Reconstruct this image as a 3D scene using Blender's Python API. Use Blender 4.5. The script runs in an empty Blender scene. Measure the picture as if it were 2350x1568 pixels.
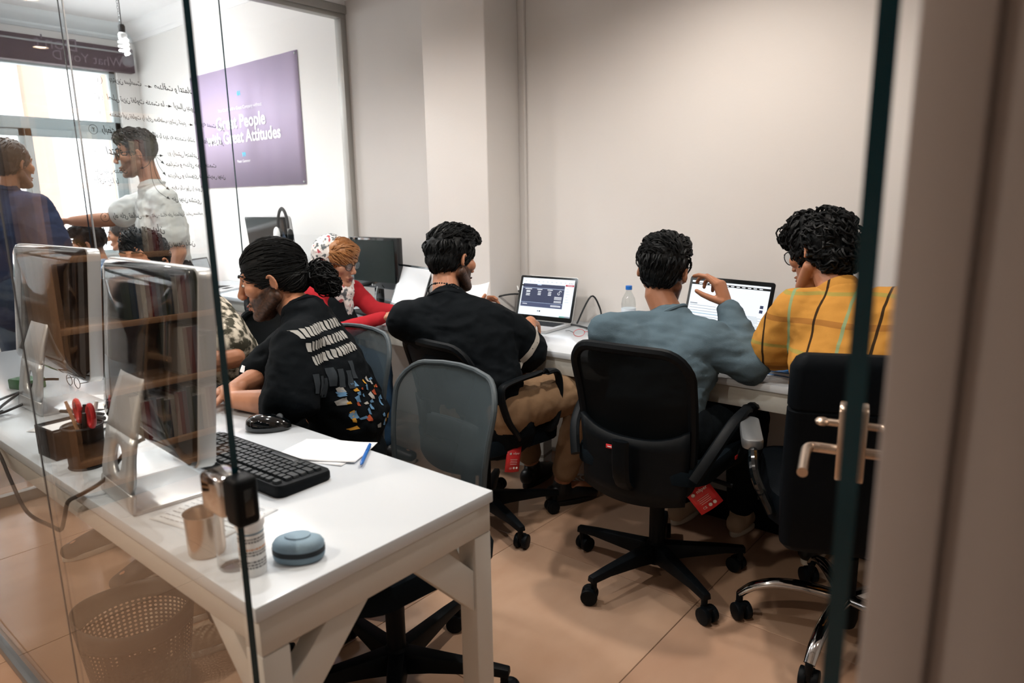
import bpy, bmesh, math, random
from mathutils import Vector, Matrix, noise
from mathutils.bvhtree import BVHTree
V = Vector
PI = math.pi
rad = math.radians
random.seed(7)
scene = bpy.context.scene
COL = scene.collection

# ------------------------------------------------------------------ camera
EYE = V((0, 0, 1.32))
yaw, pitch, roll = rad(39.727), rad(11.617), rad(-.9915)
fwd = V((-math.sin(yaw) * math.cos(pitch), math.cos(yaw) * math.cos(pitch), -math.sin(pitch)))
rt = V((math.cos(yaw), math.sin(yaw), 0))
upv = rt.cross(fwd)
r2 = rt * math.cos(roll) + upv * math.sin(roll)
u2 = -rt * math.sin(roll) + upv * math.cos(roll)
cd = bpy.data.cameras.new('camera')
cam = bpy.data.objects.new('camera', cd)
COL.objects.link(cam)
m3 = Matrix((r2, u2, -fwd)).transposed()
cam.matrix_world = Matrix.Translation(EYE) @ m3.to_4x4()
cd.sensor_width = 36
cd.lens = 36 * 1590.4 / 2350
cd.clip_start = .02
cd.dof.use_dof = True
cd.dof.focus_distance = 2.35
cd.dof.aperture_fstop = 3.6
scene.camera = cam

# ------------------------------------------------------------------ world, exposure, lamps
w = bpy.data.worlds.new('overcast_sky')
scene.world = w
w.use_nodes = True
bg = w.node_tree.nodes['Background']
bg.inputs[0].default_value = (.90, .95, 1, 1)
bg.inputs[1].default_value = 7
scene.view_settings.view_transform = 'Standard'
scene.view_settings.look = 'None'
scene.view_settings.exposure = .36
scene.view_settings.gamma = 1
scene.view_settings.use_curve_mapping = False
LAMPS = [   # x, y, z of each ceiling downlight, watts, colour of its light
    (-1.08, 2.02, 2.49, 56, (1, .92, .84)),
    (-2.45, 1.55, 2.49, 40, (1, .95, .90)),
    (-.62, 1.05, 2.49, 25, (1, .93, .86)),
    (-3.1, 1.6, 2.49, 24, (1, .95, .90)),
    (-1.75, .95, 2.49, 27, (.95, .98, 1)),
    (-5.3, 1.75, 2.79, 75, (.96, .98, 1)),
    (-4.3, 1.3, 2.79, 72, (.96, .98, 1)),
    (-1.5, -.75, 2.49, 74, (1, .86, .72)),
    (-3.0, -.75, 2.49, 74, (1, .86, .72)),
    (.7, 1.4, 2.49, 9, (1, .9, .8)),  # unseen lamp, added as fill
]

# ------------------------------------------------------------------ materials
def lin(h):
    h = h.lstrip('#')
    out = []
    for i in (0, 2, 4):
        c = int(h[i:i + 2], 16) / 255
        out.append(c / 12.92 if c <= .04045 else ((c + .055) / 1.055) ** 2.4)
    return out
MATS = {}
def mat(name, col, rough=.5, metal=0., spec=.5, bump=None, var=None, coat=0., emit=None, trans=0., ior=1.45, aniso=None):
    m = bpy.data.materials.new(name)
    m.use_nodes = True
    nt = m.node_tree
    b = nt.nodes['Principled BSDF']
    c = lin(col) if isinstance(col, str) else list(col)
    b.inputs['Base Color'].default_value = (*c, 1)
    b.inputs['Roughness'].default_value = rough
    b.inputs['Metallic'].default_value = metal
    b.inputs['Specular IOR Level'].default_value = spec
    b.inputs['IOR'].default_value = ior
    if coat:
        b.inputs['Coat Weight'].default_value = coat
        b.inputs['Coat Roughness'].default_value = .05
    if trans:
        b.inputs['Transmission Weight'].default_value = trans
    if emit:
        e = lin(emit[0]) if isinstance(emit[0], str) else list(emit[0])
        b.inputs['Emission Color'].default_value = (*e, 1)
        b.inputs['Emission Strength'].default_value = emit[1]
    tc = None
    if bump or var:
        tc = nt.nodes.new('ShaderNodeTexCoord')
    if var:   # (scale, colour2, contrast)
        sc = var[0]
        n = nt.nodes.new('ShaderNodeTexNoise')
        n.inputs['Detail'].default_value = 5
        if isinstance(sc, tuple):
            mp = nt.nodes.new('ShaderNodeMapping')
            mp.inputs['Scale'].default_value = sc
            nt.links.new(tc.outputs['Object'], mp.inputs[0])
            nt.links.new(mp.outputs[0], n.inputs['Vector'])
            n.inputs['Scale'].default_value = 1
        else:
            n.inputs['Scale'].default_value = sc
            nt.links.new(tc.outputs['Object'], n.inputs['Vector'])
        r = nt.nodes.new('ShaderNodeValToRGB')
        k = var[2] if len(var) > 2 else .25
        r.color_ramp.elements[0].position = .5 - k
        r.color_ramp.elements[1].position = .5 + k
        r.color_ramp.elements[0].color = (*c, 1)
        r.color_ramp.elements[1].color = (*lin(var[1]), 1)
        nt.links.new(n.outputs[0], r.inputs[0])
        nt.links.new(r.outputs[0], b.inputs['Base Color'])
    if bump:  # (scale, strength)
        n = nt.nodes.new('ShaderNodeTexNoise')
        n.inputs['Detail'].default_value = 4
        if isinstance(bump[0], tuple):
            mp = nt.nodes.new('ShaderNodeMapping')
            mp.inputs['Scale'].default_value = bump[0]
            nt.links.new(tc.outputs['Object'], mp.inputs[0])
            nt.links.new(mp.outputs[0], n.inputs['Vector'])
            n.inputs['Scale'].default_value = 1
        else:
            n.inputs['Scale'].default_value = bump[0]
            nt.links.new(tc.outputs['Object'], n.inputs['Vector'])
        bp = nt.nodes.new('ShaderNodeBump')
        bp.inputs['Strength'].default_value = bump[1]
        bp.inputs['Distance'].default_value = .004
        nt.links.new(n.outputs[0], bp.inputs['Height'])
        nt.links.new(bp.outputs[0], b.inputs['Normal'])
    MATS[name] = m
    return m

def glassmat(name, tint, ior=1.5, rough=0.):
    m = bpy.data.materials.new(name)
    m.use_nodes = True
    nt = m.node_tree
    nt.nodes.remove(nt.nodes['Principled BSDF'])
    out = nt.nodes['Material Output']
    t = nt.nodes.new('ShaderNodeBsdfTransparent')
    t.inputs[0].default_value = (*tint, 1)
    g = nt.nodes.new('ShaderNodeBsdfGlossy')
    g.inputs['Roughness'].default_value = rough
    # Schlick reflectance of a thin sheet, the same from both sides
    ge = nt.nodes.new('ShaderNodeNewGeometry')
    dt = nt.nodes.new('ShaderNodeVectorMath')
    dt.operation = 'DOT_PRODUCT'
    nt.links.new(ge.outputs['Incoming'], dt.inputs[0])
    nt.links.new(ge.outputs['Normal'], dt.inputs[1])
    def op(kind, *a):
        n = nt.nodes.new('ShaderNodeMath')
        n.operation = kind
        for i, x in enumerate(a):
            if hasattr(x, 'node'):
                nt.links.new(x, n.inputs[i])
            else:
                n.inputs[i].default_value = x
        return n.outputs[0]
    r0 = ((ior - 1) / (ior + 1)) ** 2
    c = op('SUBTRACT', 1, op('ABSOLUTE', dt.outputs['Value']))
    fo = op('MULTIPLY_ADD', op('POWER', c, 5), 1 - r0, r0)
    mx = nt.nodes.new('ShaderNodeMixShader')
    nt.links.new(fo, mx.inputs[0])
    nt.links.new(t.outputs[0], mx.inputs[1])
    nt.links.new(g.outputs[0], mx.inputs[2])
    nt.links.new(mx.outputs[0], out.inputs[0])
    MATS[name] = m
    return m

def sheermat(name, col, opacity, rough=.6):
    m = mat(name, col, rough, spec=.12)
    nt = m.node_tree
    b = nt.nodes['Principled BSDF']
    out = nt.nodes['Material Output']
    t = nt.nodes.new('ShaderNodeBsdfTransparent')
    mx = nt.nodes.new('ShaderNodeMixShader')
    mx.inputs[0].default_value = opacity
    nt.links.new(t.outputs[0], mx.inputs[1])
    nt.links.new(b.outputs[0], mx.inputs[2])
    nt.links.new(mx.outputs[0], out.inputs[0])
    return m

mat('wall', '#d1cecb', .82, bump=(60, .10), var=(1.2, '#ccc8c4', .3))
mat('wall_white', '#eceae7', .85, bump=(60, .08))
mat('ceiling', '#f1f1f1', .9)
mat('cornice', '#dfe6e8', .8)
mat('frame_grey', '#a9a7a2', .42, metal=.35)
mat('aluminium', '#b9bab8', .33, metal=.85)
mat('tile', '#bb9b82', .16, spec=.5, var=((2.3, 5.0, 2.0), '#a58169', .33), bump=(9, .03))
mat('tile_b', '#c0a188', .16, spec=.5, var=((5.0, 2.2, 2.0), '#aa886f', .33), bump=(9, .03))
mat('grout', '#6f5543', .8)
mat('desk_white', '#c7ced4', .16, spec=.5)
mat('desk_edge', '#cfcdc6', .4)
mat('desk_metal', '#c3c1bb', .4)
mat('table_apron', '#b9bab4', .45)
mat('black', '#0c1216', .5)
mat('black_plastic', '#080d11', .52, spec=.16, bump=(180, .06))
mat('black_gloss', '#070b0d', .08, coat=.6)
mat('mac_back', '#05080a', .04, ior=1.75, spec=.5)
mat('seat_fabric', '#0f171d', .95, spec=.1, bump=(260, .25))
mat('leather', '#060b10', .6, spec=.08, bump=(120, .12))
sheermat('mesh_grey', '#465156', .78)
sheermat('mesh_dark', '#05090c', .985)
mat('chrome', '#c8c8c8', .08, metal=1)
mat('steel', '#bbaa9b', .26, metal=.95)
mat('silver', '#c3c5c6', .35, metal=.55)
mat('silver_dark', '#8d9194', .35, metal=.7)
mat('paper', '#eef0f2', .8)
mat('paper_grey', '#cfd4d8', .8)
mat('white', '#eceeee', .45)
mat('white_gloss', '#f0f0f0', .2)
mat('red', '#c1272d', .4)
mat('red_tag', '#d23237', .45)
mat('blue', '#1d66b8', .35)
mat('blue_cover', '#2f6fae', .5)
mat('green', '#2b5a35', .5)
mat('yellow_note', '#e0b32c', .7)
mat('wood', '#6e5442', .5, var=((3, 3, 24), '#57402f', .3))
mat('wood_dark', '#4a3a30', .5, var=((3, 40, 2), '#392c24', .3))
mat('wood_light', '#ab8566', .5, var=((30, 3, 3), '#97724f', .3))
mat('valance', '#3b2c3a', .6)
mat('poster_purple', '#b3a2bd', .6, var=((3, 1, .4), '#a99bb6', .3))
mat('poster_white', '#fbfbfb', .6)
mat('poster_blue', '#4fc1e8', .6)
mat('ink', '#1c2022', .8)
mat('ink_soft', '#5d5f63', .8)
mat('glass_edge', '#022b34', .12, spec=.5)
mat('window_frame', '#a8b4b6', .5)
mat('bulb', '#ffffff', .4, emit=('#ffffff', 14))
mat('downlight', '#fff3e4', .4, emit=('#fff0df', 9))
mat('case_blue', '#7b93a3', .75, bump=(300, .2))
mat('case_zip', '#0d1a22', .6)
mat('bin', '#3b322c', .55)
mat('navy_cover', '#22303c', .6)
glassmat('pane', (.985, .993, .99), 1.52)
glassmat('clear', (.95, .96, .96), 1.45)
glassmat('lens', (.93, .95, .96), 1.5)

# ------------------------------------------------------------------ mesh building
class M:
    def __init__(s):
        s.v, s.f, s.mi = [], [], []
    def add(s, vs, fs, mi=0, X=None):
        o = len(s.v)
        if X is not None:
            vs = [X @ V(p) for p in vs]
        s.v += [tuple(p) for p in vs]
        s.f += [tuple(i + o for i in f) for f in fs]
        s.mi += [mi] * len(fs)
        return s
    def box(s, c, d, mi=0, X=None):
        x, y, z = d[0] / 2, d[1] / 2, d[2] / 2
        vs = [(c[0] + a * x, c[1] + b * y, c[2] + e * z) for e in (-1, 1) for b in (-1, 1) for a in (-1, 1)]
        return s.add(vs, [(0, 2, 3, 1), (4, 5, 7, 6), (0, 1, 5, 4), (2, 6, 7, 3), (0, 4, 6, 2), (1, 3, 7, 5)], mi, X)
    def b2(s, a, b, mi=0, X=None):
        return s.box([(a[i] + b[i]) / 2 for i in range(3)], [abs(b[i] - a[i]) for i in range(3)], mi, X)
    def prism(s, poly, h0, h1, axis='z', mi=0, X=None):
        n = len(poly)
        def pt(p, h):
            return {'z': (p[0], p[1], h), 'y': (p[0], h, p[1]), 'x': (h, p[0], p[1])}[axis]
        vs = [pt(p, h0) for p in poly] + [pt(p, h1) for p in poly]
        fs = [tuple(range(n - 1, -1, -1)), tuple(range(n, 2 * n))]
        fs += [(i, (i + 1) % n, n + (i + 1) % n, n + i) for i in range(n)]
        return s.add(vs, fs, mi, X)
    def rings(s, rings, mi=0, closed_ends=True, loop=False, X=None):
        n = len(rings[0])
        vs = [p for r in rings for p in r]
        fs = []
        k = len(rings)
        for j in range(k if loop else k - 1):
            a, b = j * n, ((j + 1) % k) * n
            fs += [(a + i, a + (i + 1) % n, b + (i + 1) % n, b + i) for i in range(n)]
        if closed_ends and not loop:
            fs += [tuple(range(n - 1, -1, -1)), tuple(range((k - 1) * n, k * n))]
        return s.add(vs, fs, mi, X)
    def cyl(s, p0, p1, r0, r1=None, n=20, mi=0, X=None):
        r1 = r0 if r1 is None else r1
        p0, p1 = V(p0), V(p1)
        t = (p1 - p0).normalized()
        a = t.orthogonal().normalized()
        b = t.cross(a)
        rr = []
        for p, r in ((p0, r0), (p1, r1)):
            rr.append([p + a * r * math.cos(2 * PI * i / n) + b * r * math.sin(2 * PI * i / n) for i in range(n)])
        return s.rings(rr, mi, X=X)
    def tube(s, pts, r, n=8, mi=0, X=None, smooth=0, flat=1., side=None):
        pts = [V(p) for p in pts]
        if smooth:
            if isinstance(r, (list, tuple)):
                r = [r[i] + (r[i + 1] - r[i]) * j / smooth for i in range(len(r) - 1) for j in range(smooth)] + [r[-1]]
            pts = spline(pts, smooth)
        rr = []
        a = None
        for i, p in enumerate(pts):
            t = (pts[min(i + 1, len(pts) - 1)] - pts[max(i - 1, 0)]).normalized()
            if side is not None:
                a = V(side)
            elif a is None:
                a = t.orthogonal()
            a = a - t * a.dot(t)
            if a.length < 1e-6:
                a = t.orthogonal()
            a.normalize()
            b = t.cross(a)
            q = r[i] if isinstance(r, (list, tuple)) else r
            rr.append([p + a * q * math.cos(2 * PI * k / n) + b * q * flat * math.sin(2 * PI * k / n) for k in range(n)])
        return s.rings(rr, mi, X=X)
    def lathe(s, prof, c=(0, 0, 0), n=28, mi=0, X=None, sx=1, sy=1):
        rr = [[(c[0] + sx * r * math.cos(2 * PI * i / n), c[1] + sy * r * math.sin(2 * PI * i / n), c[2] + z) for i in range(n)] for r, z in prof]
        return s.rings(rr, mi, X=X)
    def ell(s, c, r, mi=0, nu=16, nv=10, X=None):
        vs = [(c[0], c[1], c[2] - r[2])]
        for j in range(1, nv):
            ph = PI * j / nv - PI / 2
            for i in range(nu):
                th = 2 * PI * i / nu
                vs.append((c[0] + r[0] * math.cos(ph) * math.cos(th), c[1] + r[1] * math.cos(ph) * math.sin(th), c[2] + r[2] * math.sin(ph)))
        vs.append((c[0], c[1], c[2] + r[2]))
        fs = [(0, 1 + (i + 1) % nu, 1 + i) for i in range(nu)]
        for j in range(nv - 2):
            a, b = 1 + j * nu, 1 + (j + 1) * nu
            fs += [(a + i, a + (i + 1) % nu, b + (i + 1) % nu, b + i) for i in range(nu)]
        l = len(vs) - 1
        a = 1 + (nv - 2) * nu
        fs += [(a + i, a + (i + 1) % nu, l) for i in range(nu)]
        return s.add(vs, fs, mi, X)
    def limb(s, pts, rr, side=(1, 0, 0), n=14, mi=0):
        """closed tapered sleeve with rounded ends; each radius may be (across side, other way)"""
        pts = [V(p) for p in pts]
        rr = [(r, r) if not isinstance(r, tuple) else r for r in rr]
        sides = side if isinstance(side, list) else [side] * len(pts)
        rings = []
        k = len(pts)
        for i, p in enumerate(pts):
            t = (pts[min(i + 1, k - 1)] - pts[max(i - 1, 0)]).normalized()
            a = V(sides[i])
            a = a - t * a.dot(t)
            if a.length < 1e-4:
                a = t.orthogonal()
            a.normalize()
            b = t.cross(a)
            def ring(c, fa):
                return [c + a * rr[i][0] * fa * math.cos(2 * PI * q / n) + b * rr[i][1] * fa * math.sin(2 * PI * q / n) for q in range(n)]
            h = min(rr[i])
            if i == 0:
                rings += [ring(p - t * h * .92, .3), ring(p - t * h * .7, .71), ring(p - t * h * .35, .93)]
            rings.append(ring(p, 1))
            if i == k - 1:
                rings += [ring(p + t * h * .35, .93), ring(p + t * h * .7, .71), ring(p + t * h * .92, .3)]
        return s.rings(rings, mi)
    def text(s, body, size, X, mi=0, align='CENTER', width=None, weight=0., shear=0.):
        c = bpy.data.curves.new('t', 'FONT')
        c.body = body
        c.size = size
        c.align_x = align
        c.offset = weight
        c.shear = shear
        c.resolution_u = 3
        o = bpy.data.objects.new('t', c)
        COL.objects.link(o)
        dg = bpy.context.evaluated_depsgraph_get()
        me = bpy.data.meshes.new_from_object(o.evaluated_get(dg))
        vs = [v.co.copy() for v in me.vertices]
        fs = [tuple(p.vertices) for p in me.polygons]
        bpy.data.objects.remove(o)
        bpy.data.curves.remove(c)
        bpy.data.meshes.remove(me)
        if width and vs:
            x0, x1 = min(p.x for p in vs), max(p.x for p in vs)
            k = width / (x1 - x0)
            vs = [V(((p.x - (x0 if align == 'LEFT' else 0)) * k, p.y * k, 0)) for p in vs]
        return s.add(vs, fs, mi, X)
    def mesh(s, name, bevel=0, seg=2, angle=35):
        me = bpy.data.meshes.new(name)
        me.from_pydata(s.v, [], s.f)
        me.polygons.foreach_set('material_index', s.mi)
        bm = bmesh.new()
        bm.from_mesh(me)
        bmesh.ops.recalc_face_normals(bm, faces=bm.faces)
        if bevel:
            es = [e for e in bm.edges if len(e.link_faces) == 2 and e.calc_face_angle(0) > rad(30)]
            bmesh.ops.bevel(bm, geom=es, offset=bevel, segments=seg, affect='EDGES', profile=.5, clamp_overlap=True)
        bm.to_mesh(me)
        bm.free()
        me.shade_smooth()
        me.set_sharp_from_angle(angle=rad(angle))
        return me
    def obj(s, name, mats, parent=None, bevel=0, seg=2, loc=None, X=None, label=None, angle=35):
        me = s.mesh(name, bevel, seg, angle)
        return place(name, me, mats, parent, loc, X, label)

def place(name, me, mats, parent=None, loc=None, X=None, label=None):
    for m in (mats if isinstance(mats, (list, tuple)) else [mats]):
        me.materials.append(MATS[m] if isinstance(m, str) else m)
    o = bpy.data.objects.new(name, me)
    COL.objects.link(o)
    if parent:
        o.parent = parent
    if X is not None:
        o.matrix_local = X
    elif loc is not None:
        o.location = loc
    if label:
        o['label'] = label
    return o

def thing(name, label, cat, loc=(0, 0, 0), rz=0, group=None):
    o = bpy.data.objects.new(name, None)
    COL.objects.link(o)
    o.empty_display_size = .05
    o.location = loc
    o.rotation_euler = (0, 0, rz)
    o['label'] = label
    o['category'] = cat
    if group:
        o['group'] = group
    return o
def tag(o, label, cat, group=None):
    o['label'] = label
    o['category'] = cat
    if group:
        o['group'] = group
    return o
def struct(o):
    o['kind'] = 'structure'
    return o
def copy_tree(o, parent=None):
    c = o.copy()
    COL.objects.link(c)
    if parent:
        c.parent = parent
    for ch in list(o.children):
        copy_tree(ch, c)
    return c
def spline(pts, k=6):
    pts = [V(p) for p in pts]
    out = []
    for i in range(len(pts) - 1):
        p0, p1, p2, p3 = pts[max(i - 1, 0)], pts[i], pts[i + 1], pts[min(i + 2, len(pts) - 1)]
        for j in range(k):
            t = j / k
            out.append(.5 * (2 * p1 + (p2 - p0) * t + (2 * p0 - 5 * p1 + 4 * p2 - p3) * t * t + (3 * p1 - p0 - 3 * p2 + p3) * t ** 3))
    out.append(pts[-1])
    return out
def rrect(w, h, r, n=5, cx=0, cy=0):
    out = []
    for sx, sy, a0 in ((1, 1, 0), (-1, 1, 90), (-1, -1, 180), (1, -1, 270)):
        for i in range(n + 1):
            a = rad(a0 + 90 * i / n)
            out.append((cx + sx * (w / 2 - r) + r * math.cos(a), cy + sy * (h / 2 - r) + r * math.sin(a)))
    return out
def frame(o, x, y, z=None):
    """matrix with axes x (right), y (forward), z from origin o"""
    x, y = V(x).normalized(), V(y)
    y = (y - x * y.dot(x)).normalized()
    z = x.cross(y)
    return Matrix.Translation(V(o)) @ Matrix((x, y, z)).transposed().to_4x4()
def T(x, y, z):
    return Matrix.Translation((x, y, z))
def RZ(a):
    return Matrix.Rotation(rad(a), 4, 'Z')
def RX(a):
    return Matrix.Rotation(rad(a), 4, 'X')
def RY(a):
    return Matrix.Rotation(rad(a), 4, 'Y')
# plane matrices for lettering: local x along the text, local y up
def upright(o, xdir):
    return frame(o, xdir, (0, 0, 1))

# ================================================================== the setting
ZT = .72                       # desk height
XP, XW, YW = -3.64, -6.5, 2.83  # glass partition, window wall, long wall
XR, YB = 1.6, -2.2             # right wall, corridor wall
GY = .448                      # front glass wall, near face

fl = struct(M().b2((XW - .1, YB - .1, -.12), (XR + .1, YW + .1, -.0022)).obj('floor', 'grout'))
TS = .737
tile_full = {}
def tile_mesh(w, d, k):
    key = (round(w, 3), round(d, 3), k)
    if key not in tile_full:
        me = M().b2((-w / 2, -d / 2, -.008), (w / 2, d / 2, 0)).mesh('tile', .0012, 1)
        me.materials.append(MATS['tile' if k else 'tile_b'])
        tile_full[key] = me
    return tile_full[key]
x0s = [-.865 + TS * k for k in range(-9, 5)]
y0s = [1.965 + TS * k for k in range(-7, 3)]
for xi, x in enumerate(x0s):
    for yi, y in enumerate(y0s):
        a, b = max(x + .0012, XW), min(x + TS - .0012, XR)
        c, d = max(y + .0012, YB), min(y + TS - .0012, YW)
        if b - a < .02 or d - c < .02:
            continue
        full = b - a > TS - .01 and d - c > TS - .01
        o = bpy.data.objects.new('tile', tile_mesh(b - a, d - c, (xi * 7 + yi * 3) % 2))
        COL.objects.link(o)
        o.parent = fl
        o.location = ((a + b) / 2, (c + d) / 2, 0)
        if full:
            o.rotation_euler.z = PI / 2 * ((xi * 5 + yi * 3 + xi * yi) % 4)

# long wall with the boxed column
wb = struct(M().b2((XP, YW, 0), (XR + .1, YW + .1, 2.9)).obj('wall_back', 'wall'))
struct(M().b2((XW - .1, YW, 0), (XP, YW + .1, 2.9)).obj('wall_back_window_side', 'wall_white'))  # whiter than the rest of this wall, standing in for stronger light
M().b2((-2.69, 2.57, 0), (-2.27, YW, 2.5)).obj('column', 'wall', wb, .006, 3)
struct(M().b2((-2.27, 2.812, 0), (-2.232, YW, 2.5)).obj('trim_1', 'wall', bevel=.003))
struct(M().b2((XR, YB, 0), (XR + .1, YW, 2.6)).obj('wall_right', 'wall'))
struct(M().b2((-3.98, YB - .1, 0), (XR + .1, YB, 2.6)).obj('wall_corridor', 'wall'))
struct(M().b2((-4.0, YB, 0), (-3.9, GY - .02, 2.6)).obj('wall_corridor_end', 'wood_dark'))
struct(M().b2((XW, GY - .06, 0), (XP - .02, GY + .02, 2.9)).obj('wall_left_front', 'wall_white'))
struct(M().b2((XP - .03, YB, 2.50), (XR + .1, YW, 2.6)).obj('ceiling', 'ceiling'))
struct(M().b2((XW, GY, 2.80), (XP - .03, YW, 2.9)).obj('ceiling_window_side', 'ceiling'))
struct(M().b2((XP - .03, GY, 2.475), (XP + .03, YW, 2.85)).obj('trim_2', 'ceiling'))

# window wall with its opening
oy0, oy1, oz0, oz1 = .75, 2.66, .85, 2.46
ww = M()
ww.b2((XW - .18, GY, 0), (XW, YW, oz0))
ww.b2((XW - .18, GY, oz1), (XW, YW, 2.9))
ww.b2((XW - .18, GY, oz0), (XW, oy0, oz1))
ww.b2((XW - .18, oy1, oz0), (XW, YW, oz1))
struct(ww.obj('wall_window', 'wall_white'))
win = struct(thing('window_1', 'grey framed window with a transom above two sashes', 'window'))
del win['category']
xf = XW - .07
fr = M()
for a, b in (((oy0, oz0), (oy0 + .05, oz1)), ((oy1 - .05, oz0), (oy1, oz1)), ((oy0, oz0), (oy1, oz0 + .05)), ((oy0, oz1 - .05), (oy1, oz1)),
             ((oy0, 1.93), (oy1, 2.02))):
    fr.b2((xf - .03, a[0], a[1]), (xf + .03, b[0], b[1]))
fr.obj('window_frame', 'window_frame', win, .004)
for y0, y1 in ((.80, 1.94), (1.93, 2.61)):
    s = M()
    for a, b in (((y0, .90), (y0 + .05, 1.93)), ((y1 - .045, .90), (y1, 1.93)), ((y0, .90), (y1, .95)), ((y0, 1.87), (y1, 1.93))):
        s.b2((xf - .02 + (.03 if y0 > 1 else 0), a[0], a[1]), (xf + .012 + (.03 if y0 > 1 else 0), b[0], b[1]))
    so = s.obj('sash', 'window_frame', win, .003)
    M().b2((xf + (.02 if y0 > 1 else -.01), y0 + .045, .945), (xf + (.026 if y0 > 1 else -.004), y1 - .04, 1.875)).obj('pane', 'pane', so)
M().b2((xf - .003, oy0 + .045, 2.015), (xf + .003, oy1 - .045, 2.415)).obj('pane', 'pane', win)
M().b2((XW - .02, oy0 - .05, oz0 - .03), (XW + .12, oy1 + .02, oz0)).obj('window_sill', 'white', win, .004)

# blind box over the window
va = thing('blind_box', 'dark purple blind box across the top of the bright window', 'blind')
M().b2((XW + .01, .7, 2.42), (XW + .09, 2.775, 2.61)).obj('cover', 'valance', va, .003)
M().b2((XW + .088, .7, 2.565), (XW + .094, 2.775, 2.578)).obj('rail', 'silver_dark', va)
tx = M()  # reflection of a poster, painted on the box as mirrored letters
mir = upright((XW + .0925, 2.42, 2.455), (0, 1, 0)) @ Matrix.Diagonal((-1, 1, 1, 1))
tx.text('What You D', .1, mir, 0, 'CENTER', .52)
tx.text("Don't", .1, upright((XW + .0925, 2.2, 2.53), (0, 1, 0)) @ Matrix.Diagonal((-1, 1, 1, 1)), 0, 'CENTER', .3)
mat('reflected_print', '#6f6470', .7)
tx.obj('lettering', 'reflected_print', va)

# cornice mouldings in the window side
prof = [(0, 2.68), (.015, 2.68), (.03, 2.70), (.03, 2.715), (.05, 2.73), (.085, 2.75), (.11, 2.775), (.115, 2.80), (0, 2.80)]
struct(M().prism([(XW + a, b) for a, b in prof], GY + .05, YW, 'y').obj('trim_3', 'cornice'))
struct(M().prism([(YW - a, b) for a, b in prof], XW, XP - .04, 'x').obj('trim_4', 'ceiling'))

# houses across the street
mat('facade', '#e9e7e6', .9)
mat('facade_pink', '#a98878', .9)
hb = thing('facade_opposite', 'pale building with beige pilasters seen through the window', 'building', (-11.5, 2.5, 0))
M().b2((-.6, -9, -6), (0, 9, 7)).obj('wall', 'facade', hb)
for i in range(-7, 8):
    M().b2((0, i * 1.05 - .13, -6), (.18, i * 1.05 + .13, 7)).obj('pilaster', 'facade_pink', hb, .01)

# ------------------------------------------------------------------ glass partition with the handwriting
gp = thing('glass_partition', 'frameless glass partition covered in mirrored black handwriting', 'partition', (XP, 0, 0))
M().b2((-.03, GY + .03, 2.40), (.03, YW, 2.425)).b2((-.022, GY + .03, 2.425), (.04, YW, 2.47)).obj('top_rail', 'frame_grey', gp, .002)
M().b2((-.02, GY + .03, 0), (.02, YW, .05)).obj('bottom_rail', 'frame_grey', gp, .002)
M().b2((-.03, YW - .04, .05), (.03, YW, 2.40)).obj('wall_post', 'frame_grey', gp, .002)
def glasspane(name, a, b, parent, clear=()):
    """pane whose big faces are clear and whose cut edges show dark green"""
    g = M()
    g.b2(a, b)
    d = [abs(b[i] - a[i]) for i in range(3)]
    k = d.index(min(d))
    idx = {2: (0, 1), 1: (2, 3), 0: (4, 5)}[k]
    g.mi = [0 if i in idx or i in clear else 1 for i in range(6)]
    return g.obj(name, ['pane', 'glass_edge'], parent)
ys = [GY + .03, 1.279, 2.040, YW - .035]
for i in range(3):
    glasspane('pane', (-.005, ys[i] + .0012, .03), (.005, ys[i + 1] - .0012, 2.41), gp)
M().b2((-.007, 1.2955, .05), (.007, 1.2995, 2.40)).obj('joint_strip', 'silver', gp)

FORMS = {}
for k, base in {'ا': 0xFE8D, 'د': 0xFEA9, 'ذ': 0xFEAB, 'ر': 0xFEAD, 'ز': 0xFEAF, 'و': 0xFEED}.items():
    FORMS[k] = (base, base + 1, None, None)
for k, base in {'ب': 0xFE8F, 'ت': 0xFE95, 'ج': 0xFE9D, 'ح': 0xFEA1, 'خ': 0xFEA5, 'س': 0xFEB1, 'ش': 0xFEB5, 'ص': 0xFEB9, 'ط': 0xFEC1,
                'ع': 0xFEC9, 'ف': 0xFED1, 'ق': 0xFED5, 'ل': 0xFEDD, 'م': 0xFEE1, 'ن': 0xFEE5, 'ه': 0xFEE9, 'پ': 0xFB56, 'ک': 0xFB8E, 'گ': 0xFB92, 'ی': 0xFBFC}.items():
    FORMS[k] = tuple(base + i for i in range(4))
def shape(s):
    out = []
    for i, c in enumerate(s):
        if c not in FORMS:
            out.append(c)
            continue
        f = FORMS[c]
        p = i > 0 and s[i - 1] in FORMS and FORMS[s[i - 1]][2] is not None
        n = i + 1 < len(s) and s[i + 1] in FORMS and f[2] is not None
        out.append(chr(f[3] if p and n else f[1] if p else f[2] if n else f[0]))
    return ''.join(reversed(out))
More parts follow.
